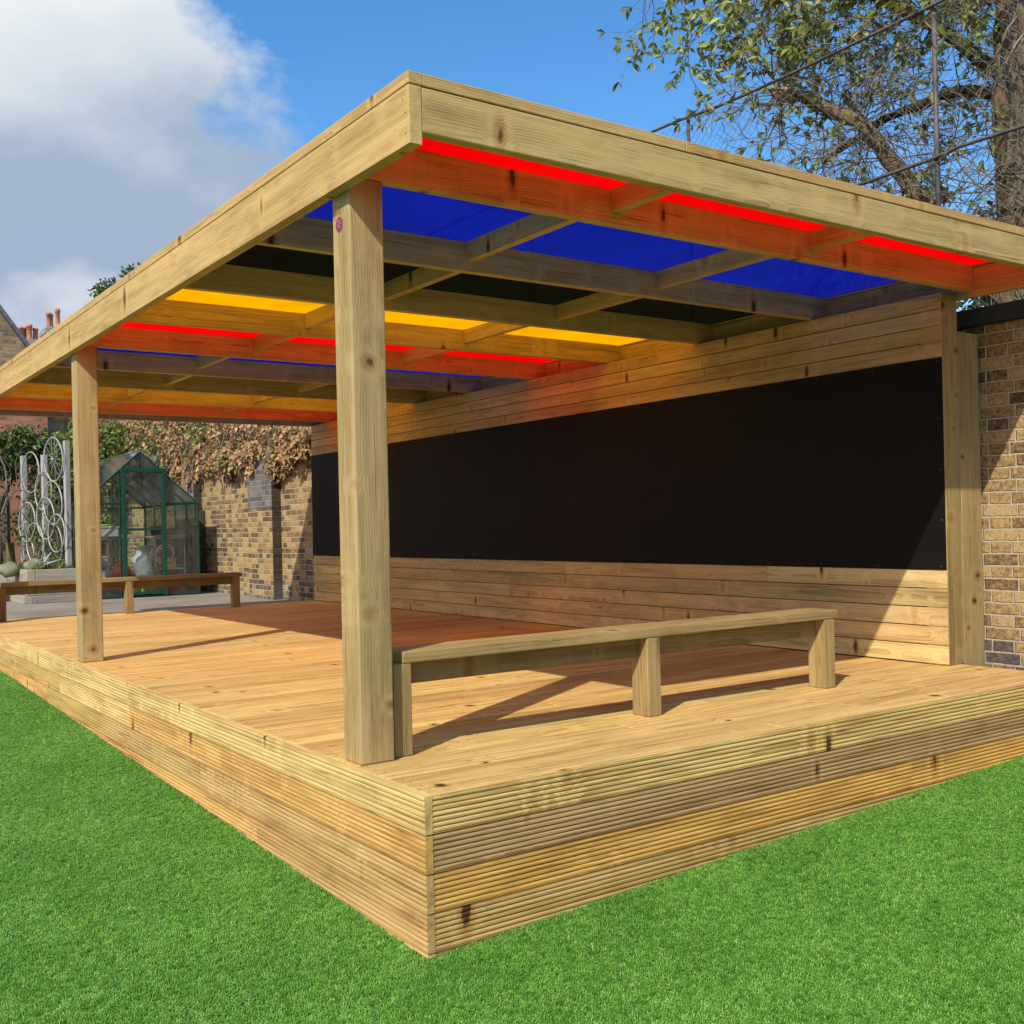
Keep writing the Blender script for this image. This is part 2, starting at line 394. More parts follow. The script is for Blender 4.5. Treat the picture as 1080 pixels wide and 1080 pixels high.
BRICK_SHADE = brick_mat('london_stock_return_shade', (0, 2), [(0, (0.03, 0.025, 0.022)), (0.5, (0.055, 0.042, 0.03)), (1, (0.09, 0.065, 0.04))], (0.11, 0.10, 0.08), foot=0.62)  # brick colour darkened to stand in for shade on the pier return
BRICKB = brick_mat('blue_repair_brick', (1, 2), [(0, (0.07, 0.068, 0.07)), (0.5, (0.145, 0.135, 0.13)), (1, (0.26, 0.21, 0.16))], (0.33, 0.31, 0.28))
BRICKH = brick_mat('house_brick', (0, 2), [(0.0, (0.12, 0.085, 0.05)), (0.4, (0.24, 0.17, 0.09)), (0.7, (0.33, 0.24, 0.13)), (1.0, (0.30, 0.16, 0.09))], (0.34, 0.30, 0.23), course=0.085, length=0.24)
BRICKR = brick_mat('red_house_brick', (0, 2), [(0.0, (0.20, 0.08, 0.05)), (0.5, (0.34, 0.14, 0.08)), (1.0, (0.42, 0.20, 0.12))], (0.34, 0.28, 0.23), course=0.085, length=0.24)
COPING = plain('bitumen_coping', (0.022, 0.022, 0.024), 0.7, 0, 0.4, 12, bump=0.4)
SLATE = plain('roof_slate', (0.10, 0.105, 0.125), 0.6, 0, 0.35, 14, bump=0.5, bscale=25)
TERRA = plain('terracotta_pot', (0.50, 0.19, 0.09), 0.75, 0, 0.3, 6)
LEAD = plain('cement_flaunching', (0.30, 0.28, 0.25), 0.9, 0, 0.3, 9)
CONC = None
m = Mat('worn_tarmac_yard'); p = m.pos()
a = m.noise(p, 0.9, 6, 0.65); b = m.noise(p, 160, 3)
c = m.ramp(a, [(0.3, (0.15, 0.128, 0.102)), (0.5, (0.235, 0.203, 0.168)), (0.75, (0.32, 0.285, 0.24))])
c = m.mix(0.55, c, m.ramp(b, [(0.3, 0.25), (0.7, 0.75)]), 'OVERLAY'); m.bump(b, 0.4, 0.003); CONC = m.base(c, 0.93, 0.2)
m = Mat('turf_backing'); p = m.pos()
a = m.noise(p, 260, 3, 0.6); b = m.noise(p, 1.7, 5, 0.6)
c = m.ramp(a, [(0.3, (0.030, 0.085, 0.010)), (0.5, (0.080, 0.19, 0.026)), (0.7, (0.13, 0.29, 0.05))])
c = m.mix(m.remap(b, 0.35, 0.7), c, m.mix(1.0, c, (0.8, 0.86, 0.75), 'MULTIPLY')); m.bump(a, 0.8, 0.006); TURF = m.base(c, 0.75, 0.25)
m = Mat('turf_blade'); oi = m.N.new('ShaderNodeObjectInfo').outputs['Random']
pb = m.noise(m.pos(), 2.1, 4, 0.6)
c = m.ramp(oi, [(0.0, (0.062, 0.180, 0.018)), (0.55, (0.125, 0.318, 0.036)), (0.9, (0.21, 0.44, 0.070)), (1.0, (0.34, 0.48, 0.13))])
c = m.mix(m.remap(pb, 0.4, 0.68), c, m.mix(1.0, c, (0.72, 0.80, 0.70), 'MULTIPLY'))
BLADE = m.base(c, 0.5, 0.35)
def leaf_mat(name, c1, c2, trans=0.3, rough=0.45):
    m = Mat(name)
    n = m.noise(m.pos(), 3.0, 3); w = m.noise(m.pos(), 40, 2)
    c = m.mix(m.math('ADD', m.math('MULTIPLY', n, 0.6), m.math('MULTIPLY', w, 0.45), clamp=True), c1, c2)
    c = m.mix(1.0, c, m.attr('tint', 'Color'), 'MULTIPLY')
    m.base(c, rough, 0.4)
    tr = m.N.new('ShaderNodeBsdfTranslucent'); m.L.new(c, tr.inputs[0])
    ms = m.N.new('ShaderNodeMixShader'); ms.inputs[0].default_value = trans
    m.L.new(m.b.outputs[0], ms.inputs[1]); m.L.new(tr.outputs[0], ms.inputs[2]); m.L.new(ms.outputs[0], m.out.inputs[0])
    return m.m
LEAFG = leaf_mat('evergreen_leaf', (0.085, 0.118, 0.020), (0.31, 0.35, 0.090))
LEAFI = leaf_mat('ivy_leaf', (0.03, 0.06, 0.012), (0.16, 0.21, 0.05))
LEAFD = leaf_mat('dry_ivy_leaf', (0.20, 0.105, 0.04), (0.46, 0.30, 0.15), 0.2, 0.7)
def bark_mat(name, c1, c2):
    m = Mat(name); x, y, z = m.sep(m.pos())
    n = m.noise(m.comb(m.math('MULTIPLY', x, 22), m.math('MULTIPLY', y, 22), m.math('MULTIPLY', z, 5)), 1, 5, 0.7, 0.6)
    b = m.noise(m.pos(), 60, 3)
    c = m.ramp(n, [(0.32, c1), (0.68, c2)]); m.bump(m.math('ADD', n, m.math('MULTIPLY', b, 0.3)), 0.9, 0.02)
    return m.base(m.mix(1.0, c, m.attr('tint', 'Color'), 'MULTIPLY'), 0.9, 0.15)
BARK = bark_mat('grey_brown_bark', (0.045, 0.032, 0.020), (0.215, 0.160, 0.095))
TWIG = bark_mat('thin_twig_bark', (0.10, 0.08, 0.06), (0.30, 0.25, 0.18))
BROKEN = plain('splintered_heartwood', (0.50, 0.27, 0.11), 0.8, 0, 0.35, 18, bump=0.6)
GALV = plain('rusty_galvanised_pipe', (0.10, 0.085, 0.085), 0.65, 0.3, 0.4, 15)
WIRE = plain('chain_link_wire', (0.16, 0.17, 0.19), 0.5, 0.5, 0.2)
GREENP = plain('dark_green_powder_coat', (0.008, 0.052, 0.034), 0.4, 0, 0.15)
def glass_mat(name, tint, refl, dirt_sheen0=0.0, dirt_sheen1=0.07):
    m = Mat(name); tp = m.N.new('ShaderNodeBsdfTransparent'); m.put(tp.inputs[0], tint)
    gl = m.N.new('ShaderNodeBsdfGlossy'); gl.inputs['Roughness'].default_value = 0.06
    df = m.N.new('ShaderNodeBsdfDiffuse'); m.put(df.inputs[0], (0.55, 0.55, 0.50))
    d = m.noise(m.pos(), 4, 5, 0.7)
    ms0 = m.N.new('ShaderNodeMixShader'); m.L.new(m.remap(d, 0.35, 0.8, dirt_sheen0, dirt_sheen1), ms0.inputs[0])
    m.L.new(tp.outputs[0], ms0.inputs[1]); m.L.new(df.outputs[0], ms0.inputs[2])
    fr = m.N.new('ShaderNodeFresnel'); fr.inputs[0].default_value = 1.5
    ms = m.N.new('ShaderNodeMixShader'); m.L.new(m.math('MULTIPLY', fr.outputs[0], refl), ms.inputs[0])
    m.L.new(ms0.outputs[0], ms.inputs[1]); m.L.new(gl.outputs[0], ms.inputs[2]); m.L.new(ms.outputs[0], m.out.inputs[0]); return m.m
GLASS = glass_mat('dusty_glass', (0.94, 0.97, 0.95), 0.8)
GLASSR = glass_mat('dusty_painted_sheen_glass', (0.85, 0.90, 0.90), 1.6, 0.12, 0.30)  # pale diffuse share paints in sky reflection as well as dust
ALU = plain('dull_aluminium', (0.33, 0.325, 0.31), 0.55, 0.35, 0.3)
SHELF = plain('galvanised_staging', (0.50, 0.50, 0.48), 0.5, 0.3, 0.15)
def plastic(name, c, r=0.4): return plain(name, c, r, 0, 0.08, 5)
BLUEP = plastic('blue_plastic', (0.03, 0.06, 0.30)); REDP = plastic('red_plastic', (0.52, 0.035, 0.025)); WHITEP = plastic('white_plastic', (0.66, 0.66, 0.66), 0.5)
LIMEP = plastic('lime_plastic', (0.22, 0.55, 0.06)); CREAMP = plastic('cream_plastic', (0.62, 0.50, 0.22)); BLACKP = plastic('black_rubber', (0.02, 0.02, 0.022), 0.7)
SOIL = plain('bed_soil', (0.07, 0.05, 0.03), 0.95, 0, 0.4, 10, bump=0.8)
STONE = plain('mossy_stone', (0.17, 0.175, 0.11), 0.9, 0, 0.45, 7, bump=0.8, bscale=18)
PINK = plastic('maroon_sticker', (0.19, 0.018, 0.06), 0.45); PINKL = plastic('pale_pink_print', (0.55, 0.25, 0.33), 0.5)

# ------------------------------------------------------------------ ground
GX, GY = 0.0457, 0.0279
def gz(x, y): return GX * x + GY * y
b = MB(); b._add([(-400, -400, -1.1), (400, -400, -1.1), (400, 400, -1.1), (-400, 400, -1.1)], [(0, 1, 2, 3)])
tag(b.build('ground', CONC), kind='structure')
b = MB(); q = [(-14, -10), (4.06, -10), (4.06, 8.95), (-14, 8.95)]
b._add([(x, y, gz(x, y)) for x, y in q], [(0, 1, 2, 3)]); tag(b.build('artificial_turf', TURF), kind='structure')
b = MB(); b._add([(-60, 8.95, 0.435), (14, 8.95, 0.435), (14, 70, 0.435), (-60, 70, 0.435), (-60, 8.95, -1.2), (14, 8.95, -1.2)], [(0, 1, 2, 3), (4, 5, 1, 0)])
tag(b.build('yard', CONC), kind='structure')
# short plastic blades of the turf
tb = bpy.data.meshes.new('blade_tuft'); vs = []; fs = []
for k in range(7):
    g = R.uniform(0, 6.283); ln = R.uniform(0.008, 0.0135); lean = R.uniform(0.25, 1.2); w = R.uniform(0.0008, 0.0014)
    bx, by = R.uniform(-0.009, 0.009), R.uniform(-0.009, 0.009); d = (math.cos(g), math.sin(g)); sd_ = (-d[1], d[0]); o = len(vs)
    for t, wd in ((0, 1), (0.55, 0.9), (1, 0.35)):
        h = ln * t * math.cos(lean * t); r_ = ln * t * math.sin(lean * t)
        for sgn in (-1, 1): vs.append((bx + d[0] * r_ + sd_[0] * w * wd * sgn, by + d[1] * r_ + sd_[1] * w * wd * sgn, h))
    fs += [(o, o + 1, o + 3, o + 2), (o + 2, o + 3, o + 5, o + 4)]
tb.from_pydata(vs, [], fs); tb.materials.append(BLADE)
b = MB()
for x0, x1, y0, y1 in ((-2.3, -0.002, -1.7, 8.9), (-0.002, 4.04, -2.1, -0.002)):
    nx = max(1, int((x1 - x0) / 0.5)); ny = max(1, int((y1 - y0) / 0.5))
    for i in range(nx):
        for j in range(ny):
            xs = (x0 + (x1 - x0) * i / nx, x0 + (x1 - x0) * (i + 1) / nx); ys = (y0 + (y1 - y0) * j / ny, y0 + (y1 - y0) * (j + 1) / ny)
            b._add([(xs[0], ys[0], gz(xs[0], ys[0]) + .001), (xs[1], ys[0], gz(xs[1], ys[0]) + .001), (xs[1], ys[1], gz(xs[1], ys[1]) + .001), (xs[0], ys[1], gz(xs[0], ys[1]) + .001)], [(0, 1, 2, 3)])
grass = b.build('turf_blades', BLADE); tag(grass, 'short bright green artificial grass around the timber stage', 'grass', kind='stuff')
blade_ob = bpy.data.objects.new('blade_tuft', tb)          # not linked: only instanced
ng = bpy.data.node_groups.new('turf', 'GeometryNodeTree')
ng.interface.new_socket('Geometry', in_out='INPUT', socket_type='NodeSocketGeometry'); ng.interface.new_socket('Geometry', in_out='OUTPUT', socket_type='NodeSocketGeometry')
gi = ng.nodes.new('NodeGroupInput'); go = ng.nodes.new('NodeGroupOutput')
ds = ng.nodes.new('GeometryNodeDistributePointsOnFaces'); ds.inputs['Density'].default_value = 14000
io = ng.nodes.new('GeometryNodeInstanceOnPoints'); ob = ng.nodes.new('GeometryNodeObjectInfo'); ob.inputs['Object'].default_value = blade_ob
rv = ng.nodes.new('FunctionNodeRandomValue'); rv.data_type = 'FLOAT_VECTOR'; rv.inputs[0].default_value = (-0.15, -0.15, 0); rv.inputs[1].default_value = (0.15, 0.15, 6.283)
rs = ng.nodes.new('FunctionNodeRandomValue'); rs.data_type = 'FLOAT'; rs.inputs[2].default_value = 0.75; rs.inputs[3].default_value = 1.25
ng.links.new(gi.outputs[0], ds.inputs['Mesh']); ng.links.new(ds.outputs['Points'], io.inputs['Points']); ng.links.new(ob.outputs['Geometry'], io.inputs['Instance'])
ng.links.new(rv.outputs[0], io.inputs['Rotation']); ng.links.new(rs.outputs[1], io.inputs['Scale']); ng.links.new(io.outputs[0], go.inputs[0])
gm = grass.modifiers.new('turf', 'NODES'); gm.node_group = ng

# ------------------------------------------------------------------ timber stage
H = 0.5; DX = 3.80; DY = 8.85
stage = thing('timber_stage', (0, 0, 0), 'raised timber stage with smooth orange deck boards and grooved sides', 'stage')
b = MB(); pitch = 0.1235; n = int(DY / pitch)
for i in range(n + 1):
    y0 = 0.031 + i * pitch; y1 = min(y0 + pitch - 0.0065, DY)
    if y1 - y0 < 0.02: continue
    cut = R.uniform(1.2, 2.8)
    t = R.choice([(1, 1, 1), (1.05, 1.02, 0.95), (0.93, 0.90, 0.86), (1.04, 0.96, 0.84), (1.0, 1.03, 1.0), (0.88, 0.82, 0.72), (1.08, 1.07, 1.0)])
    dzb = R.uniform(-0.0012, 0.0006)
    for xa, xb in ((0.029, cut - 0.0012), (cut + 0.0012, DX)):
        b.box(xa, xb, y0, y1, H - 0.028, H + dzb, 0, tint=jit(t, 0.05), pith=(R.uniform(-.02, .02), R.uniform(0.03, 0.10)))
# screw heads over the hidden joists
for i in range(n):
    for k in range(10):
        for o_ in (0.03, pitch - 0.036):
            x = 0.06 + 0.41 * k + R.uniform(-.006, .006); y = 0.031 + i * pitch + o_ + R.uniform(-.005, .005)
            if x < DX - .01: b._add([(x + .0032 * math.cos(w), y + .0032 * math.sin(w), H + .0009) for w in np.arange(0, 6.2, 1.0472)], [(0, 1, 2, 3, 4, 5)], 1)
b.build('deck_boards', [DECKW, SCREW], stage, bevel=0.003)
b = MB(); b.box(0.06, DX - 0.02, 0.06, DY - 0.03, 0.30, H - 0.03); b.build('sub_frame', WOODG, stage)

def groove_profile(z0, z1, nb, depth=0.0062):
    """outer face near p = 0, back at p = 0.028; rounded ribs with narrow grooves"""
    pts = []; pit = (z1 - z0) / nb
    for k in range(nb):
        for t in (0.0, 0.07, 0.15, 0.28, 0.5, 0.72, 0.85, 0.93):
            q = abs(2 * t - 1) ** 3.2
            pts.append((depth * q if not (k == 0 and t == 0) else 0.001, z0 + (k + t) * pit))
    pts += [(0.001, z1), (0.028, z1), (0.028, z0)]
    return pts
tl = [(1.10, 1.12, 1.10), (1.07, 1.06, 0.96), (0.93, 0.88, 0.88), (1.06, 0.98, 0.86), (0.9, 0.85, 0.82)]
tf = [(0.98, 0.96, 0.86), (0.66, 0.60, 0.60), (1.0, 0.80, 0.48), (0.80, 0.74, 0.62), (0.66, 0.60, 0.56)]
zs = [(0.3808, 0.4985), (0.2598, 0.3757), (0.1388, 0.2547), (0.0178, 0.1337), (-0.045, 0.0127)]
b = MB()
for i, (z0, z1) in enumerate(zs):
    pr_ = groove_profile(z0, z1, 7 if i < 4 else 3, 0.0042)
    cuts = [0.0] + ([3.6, 7.2] if i == 0 else [1.7 * (q + 1) + .45 * ((i * 37) % 5 - 2) * .4 + R.uniform(-.25, .25) for q in range(4)]) + [DY]
    for y0, y1 in zip(cuts[:-1], cuts[1:]):
        t = tl[i] if i == 0 else R.choice([tl[i], (0.70, 0.62, 0.60), (0.80, 0.73, 0.70), (1.08, 1.04, 0.90), (0.96, 0.82, 0.64), (0.86, 0.82, 0.66)])
        b.extrude(pr_, 1, y0 + 0.0008, max(y0 + .002, y1 - 0.0008), jit(t, 0.08))
b.build('side_risers', RISER, stage)
b = MB()
for i, (z0, z1) in enumerate(zs):
    if i == 0: z1 = 0.4965
    pr_ = [(y + 0.0015, z) for y, z in groove_profile(z0, z1, 7 if i < 4 else 3)]
    cuts = [0.0286] + ([] if i != 2 else [2.45]) + [DX + 0.02]
    for x0, x1 in zip(cuts[:-1], cuts[1:]): b.extrude(pr_, 0, x0, x1 - 0.0008, jit(tf[i], 0.03))
b.build('front_risers', RISER, stage)

# ------------------------------------------------------------------ pergola with coloured roof
PX, PW = 0.0467, 0.1332
PYS = [0.509, 4.42, 8.331]
shel = thing('timber_pergola', (0, 0, H), 'pine pergola over the stage with striped red, blue, black and yellow see-through roof', 'pergola')
for y in PYS:
    b = MB(); b.box(PX, PX + PW, y, y + PW, H + 0.0005, 2.549, 2, pith=(0.16, -0.05)); p = b.build('post', WOODG if y > 3 else WOODG, shel, bevel=0.006)
    if y == 0.509:
        s = MB(); vs = []
        for k in range(28):
            w = 6.283 * k / 28; vs.append((PX - 0.0012, 0.587 + 0.026 * math.cos(w), 2.398 + 0.027 * math.sin(w)))
        vs2 = [(PX + 0.0005, y_, z_) for _, y_, z_ in vs]
        s._add(vs + vs2, [tuple(range(28))] + [(i, (i + 1) % 28, 28 + (i + 1) % 28, 28 + i) for i in range(28)])
        for zz, a0, a1 in ((2.408, -0.012, 0.012), (2.399, -0.016, 0.014), (2.389, -0.009, 0.010)):
            s.tube([(PX - 0.0014, 0.587 + a0 + (a1 - a0) * t / 8, zz + 0.0022 * math.sin(t * 2.1)) for t in range(9)], 0.0015, 5, mi=1)
        tag(s.build('badge', [PINK, PINKL], p), 'small round maroon sticker with pale writing')
FXR = 3.83
b = MB(); 
for yn in [0.03] + [0.509 + 0.97775 * k + 0.022 for k in range(9)]:
    for zn in (2.535, 2.60, 2.645):
        if R.random() < .8: yy = yn + R.uniform(-.012, .012); b.tube([(0.003, yy, zn), (-0.0006, yy, zn)], 0.0042, 7, mi=1)
b.box(0, 0.045, 0, 5.4, 2.4995, 2.681, 1, pith=(0.03, 0.015)); b.box(0, 0.045, 5.402, DY, 2.4995, 2.681, 1, tint=(1.02, 1, .97))
b.build('fascia', [WOOD, SCREW], shel, bevel=0.004)
b = MB(); b.box(0.0455, FXR - 0.0005, 0.002, 0.047, 2.541, 2.681, 0, pith=(-0.02, 0.06), tint=(0.94, 0.96, 0.92)); b.build('fascia', WOOD, shel, bevel=0.004)
b = MB(); b.box(FXR, FXR + 0.045, 0, DY, 2.522, 2.681, 1); b.build('fascia', WOOD, shel, bevel=0.004)
b = MB(); b.box(0.0455, FXR - 0.0005, DY - 0.047, DY - 0.002, 2.541, 2.681, 0); b.build('fascia', WOOD, shel, bevel=0.004)
# capping strip, butted end to end round the roof edge
b = MB()
b.box(-0.001, 0.049, -0.001, 2.9, 2.684, 2.7235, 1, tint=(1.0, 1.0, 0.97)); b.box(-0.001, 0.049, 2.902, 5.6, 2.684, 2.7235, 1); b.box(-0.001, 0.049, 5.602, DY, 2.684, 2.7235, 1, tint=(0.96, 0.94, 0.9))
b.box(0.0495, 1.17, 0.0, 0.05, 2.684, 2.7235, 0, tint=(0.97, 0.97, 0.93)); b.box(1.172, FXR - 0.004, 0.0, 0.05, 2.684, 2.7235, 0, tint=(0.98, 0.9, 0.8))
b.box(FXR - 0.0035, FXR + 0.046, 0, DY, 2.684, 2.7235, 1); b.box(0.0495, FXR - 0.004, DY - 0.05, DY, 2.684, 2.7235, 0)
b.build('roof_capping', WOOD, shel, bevel=0.003)
JY = [0.509 + 0.97775 * k for k in range(9)]
for y in JY:
    b = MB(); b.box(0.0455, FXR - 0.001, y, y + 0.045, 2.5505, 2.693, 0, tint=jit((1.0, 0.97, 0.9), 0.06)); b.build('joist', WOODS, shel, bevel=0.003)
edges = [0.047] + JY + [DY - 0.047]
stag = [(1.262, 2.495), (1.185, 2.412), (1.252, 2.471), (1.225, 2.415), (1.262, 2.48), (1.19, 2.42), (1.255, 2.47), (1.20, 2.43), (1.25, 2.47), (1.21, 2.44)]
for k in range(10):
    ya = edges[k] + (0.045 if k else 0.0005); yb = edges[k + 1]
    for x in stag[k]:
        b = MB(); b.box(x - 0.022, x + 0.022, ya + 0.0005, yb - 0.0005, 2.600, 2.6925, 1, tint=jit((1.0, 0.97, 0.9), 0.08)); b.build('noggin', WOODS, shel, bevel=0.002)
names = [('red', P_RED), ('blue', P_BLUE), ('dark', P_DARK), ('yellow', P_YEL)]
for k in range(10):
    nm, mt = names[k % 4]
    ya = 0.0505 if k == 0 else edges[k] + 0.0235; yb = DY - 0.0505 if k == 9 else edges[k + 1] + 0.0215
    b = MB(); b.box(0.0505, FXR - 0.006, ya, yb, 2.6945, 2.7005)
    tag(b.build('roof_panel', mt, shel), {'red': 'red see-through roof panel', 'blue': 'deep blue see-through roof panel', 'dark': 'black tinted roof panel', 'yellow': 'yellow see-through roof panel'}[nm])
# back wall of the pergola: two bands of boards and a blackboard
WX = 3.682; WY0 = 0.6095; WY1 = 8.80
def boards(z0, z1, n, ztop=None):
    b = MB(); hgt = (z1 - z0) / n
    for i in range(n):
        a = z0 + i * hgt
        cuts = [WY0] + sorted(R.uniform(1.5, 8.0) for _ in range(2)) + [WY1]
        base = R.choice([(1, 1, 1), (1.03, 1.0, 0.9), (0.95, 0.86, 0.72), (1.05, 1.02, 0.98)])
        for y0, y1 in zip(cuts[:-1], cuts[1:]):
            if y1 - y0 < 0.1: continue
            b.box(WX, WX + 0.0145, y0 + 0.0008, y1 - 0.0008, a + 0.0036, a + hgt - 0.0022, 1, tint=jit(base, 0.16), pith=(R.uniform(0.04, 0.1), R.uniform(-0.03, 0.03)))
            for yy in np.arange(y0 + 0.03, y1, 0.978):
                b.tube([(WX + 0.003, yy, a + hgt * 0.5), (WX - 0.0008, yy, a + hgt * 0.5)], 0.003, 6, mi=1)
    b.box(WX + 0.0150, WX + 0.0185, 0.743, WY1 - .01, z0 + .001, z1 - .001, 1, tint=(.5, .45, .4))  # added backing, stops light showing through the board gaps
    return b
boards(2.194, 2.548, 4).build('upper_cladding', [WOODS, BLACKP], shel, bevel=0.004)
boards(H + 0.003, 1.027, 5).build('lower_cladding', [WOODS, BLACKP], shel, bevel=0.004)
b = MB(); b.box(WX - 0.006, WX + 0.010, WY0 + 0.002, WY1, 1.0275, 2.1935)
for yy in np.arange(WY0 + 0.03, WY1, 0.41):
    for zz in (1.045, 2.176): b.tube([(WX - 0.004, yy, zz), (WX - 0.0072, yy, zz)], 0.0042, 8, mi=1)
for zz in np.arange(1.3, 2.1, 0.28): b.tube([(WX - 0.004, WY0 + 0.02, zz), (WX - 0.0072, WY0 + 0.02, zz)], 0.0042, 8, mi=1)
tag(b.build('blackboard', [BOARD, STEEL], shel), 'long matt black writing board')
for y in (0.6076, 2.55, 4.55, 6.5, 8.665):
    b = MB(); b.box(WX + 0.0190 if y > 0.7 else WX + 0.002, 3.829, y, y + 0.133, H + 0.0005 if y < 0.7 else 0.47, 2.5495, 2, tint=(.86, .84, .78)); b.build('wall_post', WOODG, shel, bevel=0.004)
b = MB(); b.box(3.832, 4.028, 0.6085, 0.70, 0.20, 2.348, 2, tint=(0.88, 0.87, 0.84))
tag(b.build('timber_upright', WOODG, bevel=0.004), 'tall wide pine plank upright between pergola wall end and brick wall', 'post')

# ------------------------------------------------------------------ benches
bench = thing('bench', (1.45, 0.63, H), 'long low pine bench beside the nearest pergola post, at the front of stage', 'bench', 'low pine benches on the stage')
b = MB(); b.box(0.236, 2.664, 0.540, 0.725, 0.835, 0.877, 0, pith=(0.01, -0.05), tint=(.88, .87, .80)); b.build('seat', WOODG, bench, bevel=0.005)
for x in (0.198, 1.414, 2.561):
    b = MB(); b.box(x, x + 0.075, 0.5425, 0.645, H + 0.0005, 0.8345, 2, tint=(0.88, 0.87, 0.80)); b.build('leg', WOODG, bench, bevel=0.004)
b = MB(); b.box(0.2735, 1.4135, 0.592, 0.637, 0.752, 0.8345, 0, tint=(0.55, 0.50, 0.36)); b.box(1.4895, 2.5605, 0.592, 0.637, 0.752, 0.8345, 0, tint=(0.60, 0.53, 0.38))  # tints darkened to paint in the shade under the seat
b.build('apron', WOODG, bench, bevel=0.003)
fb = copy_tree(bench); fb.location = (1.49, 8.62, H)
for ch in fb.children:
    ch.data = ch.data.copy(); ch.data.materials[0] = WOODB
fb['category'] = 'bench'; fb['label'] = 'long low pine bench at the far end of stage, in front of the greenhouse'

# ------------------------------------------------------------------ brick boundary wall
BX = 4.06
wall = thing('brick_wall', (BX, 6, 0), 'old yellow stock brick boundary wall behind the blackboard with dark coping', 'wall')
b = MB(); FX = 3.92; b.box(BX, BX + 0.33, -9, 8.95, -0.6, 2.395); b.box(FX, BX + 0.33, 8.951, 19, -0.6, 2.394); b.build('wall_body', BRICK, wall)
b = MB(); b.box(BX - 0.05, BX + 0.38, -9, 8.95, 2.397, 2.495)
for y in np.arange(-9, 8.6, 0.62): b.box(BX - 0.056, BX + 0.386, y, y + 0.012, 2.40, 2.499)
b.build('coping', COPING, wall, bevel=0.01)
for y0, y1 in ((10.29, 11.12), (13.32, 14.20)):
    b = MB(); b.box(FX - 0.125, FX - 0.001, y0 + 0.004, y1, 0.3, 2.39)
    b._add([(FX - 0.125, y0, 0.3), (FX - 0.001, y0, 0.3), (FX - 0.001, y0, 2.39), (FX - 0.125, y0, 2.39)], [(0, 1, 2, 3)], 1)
    b._add([(FX - 0.128, y0 + 0.3, 1.62), (FX - 0.128, y1 + 0.001, 1.62), (FX - 0.128, y1 + 0.001, 2.388), (FX - 0.128, y0 + 0.003, 2.388), (FX - 0.128, y0 + 0.003, 1.62)], [(0, 1, 2, 3, 4)], 2)
    b.build('pier', [BRICK, BRICK_SHADE, BRICKB], wall)
b = MB(); b.box(3.84, 3.915, 13.18, 13.28, 0.435, 1.66, 2, tint=(.22, .19, .16)); tag(b.build('plank_stub', OLDW, bevel=0.006), 'dark upright timber plank between greenhouse and brick wall', 'plank')

# ------------------------------------------------------------------ dry ivy over the wall
def rvec(): return Vector((R.gauss(0, 1), R.gauss(0, 1), R.gauss(0, 1))).normalized()
ivy = thing('ivy', (FX, 12, 2.4), 'mass of brown dried ivy with green patches hanging over the far wall top', 'ivy')
bd = MB(); bg_ = MB(); bs = MB()
for i in range(17000):
    y = 8.97 + 10 * R.random() ** 0.88
    droop = 0.30 + 0.42 * mnoise.noise(Vector((y * 1.35, 3.1, 0))) + 0.16 * mnoise.noise(Vector((y * 4.3, 7.7, 0)))
    rise = 0.20 + 0.13 * max(0, y - 9.5) + 0.15 * mnoise.noise(Vector((y * 2.1, 9.2, 0)))
    rise = min(rise, 1.0)
    if y < 10.0: droop *= 0.30 + 0.65 * (y - 8.97)
    z = 2.44 + R.uniform(-max(droop, 0.02), rise)
    bulge = max(.03, 0.15 + 0.20 * mnoise.noise(Vector((y * 2.6, z * 3.2, 0))))
    x = FX - (bulge * R.random() if z < 2.5 else R.uniform(-0.35, bulge))
    d = Vector((-0.5 + R.gauss(0, .5), R.gauss(0, .6), -0.6 + R.gauss(0, .5))); nn = Vector((-0.8, -0.3, 0.5)) + rvec() * 0.7
    gprob = mnoise.noise(Vector((y * 0.9, z * 1.6, 5.5))) * 0.9 + (y - 12.5) * 0.09
    sz = R.choice((.035, .05, .06, .08, .095)) * R.uniform(.85, 1.15)
    if R.random() < gprob: bg_.leaf((x, y, z), d, nn, sz, sz * 0.85, tint=jit((1, 1, 1), .4))
    else: bd.leaf((x, y, z), d, nn, sz, sz * 0.7, tint=jit((1, 1, 1), .45), fold=0.45)
for i in range(190):
    y = R.uniform(9.5, 18); p = Vector((FX - R.uniform(0.0, 0.15), y, 2.5 + R.uniform(0, .3))); pts = [p]
    for k in range(6):
        p = p + Vector((R.gauss(-0.01, .03), R.gauss(0, .07), R.uniform(-0.16, 0.03)));
        if p.x > FX - 0.02: p.x = FX - 0.02
        pts.append(p)
    bs.tube(pts, [0.008 - 0.001 * k for k in range(7)], 4)
bd.build('dry_leaves', LEAFD, ivy); bg_.build('green_leaves', LEAFI, ivy); bs.build('stems', TWIG, ivy)

# ------------------------------------------------------------------ greenhouse
_before = set(bpy.data.objects)
GX0, GX1, GY0, GY1, GZ, GE, GR = 2.265, 3.885, 13.5, 16.1, 0.435, 1.755, 2.48
gxm = (GX0 + GX1) / 2
gh = thing('greenhouse', (gxm, 14.8, GZ), 'small green framed glass greenhouse with gabled roof against the brick wall', 'greenhouse')
b = MB(); t = 0.018
def bar(p, q, r=0.017, mb=None): (mb or b).tube([p, q], r, 4, smooth=False)
for y in (GY0, GY1):
    for x in (GX0, GX1): bar((x, y, GZ), (x, y, GE))
    bar((GX0, y, GE), (gxm, y, GR)); bar((GX1, y, GE), (gxm, y, GR))
    bar((GX0, y, GE), (GX1, y, GE) if y == GY1 else (2.80, y, GE)); bar((GX0, y, GZ + 0.02), (GX1, y, GZ + 0.02), 0.02)
    for x in (gxm - 0.29, gxm + 0.29): bar((x, y, GZ), (x, y, GR - 0.27), 0.014)
bar((3.41, GY0, GE), (GX1, GY0, GE))
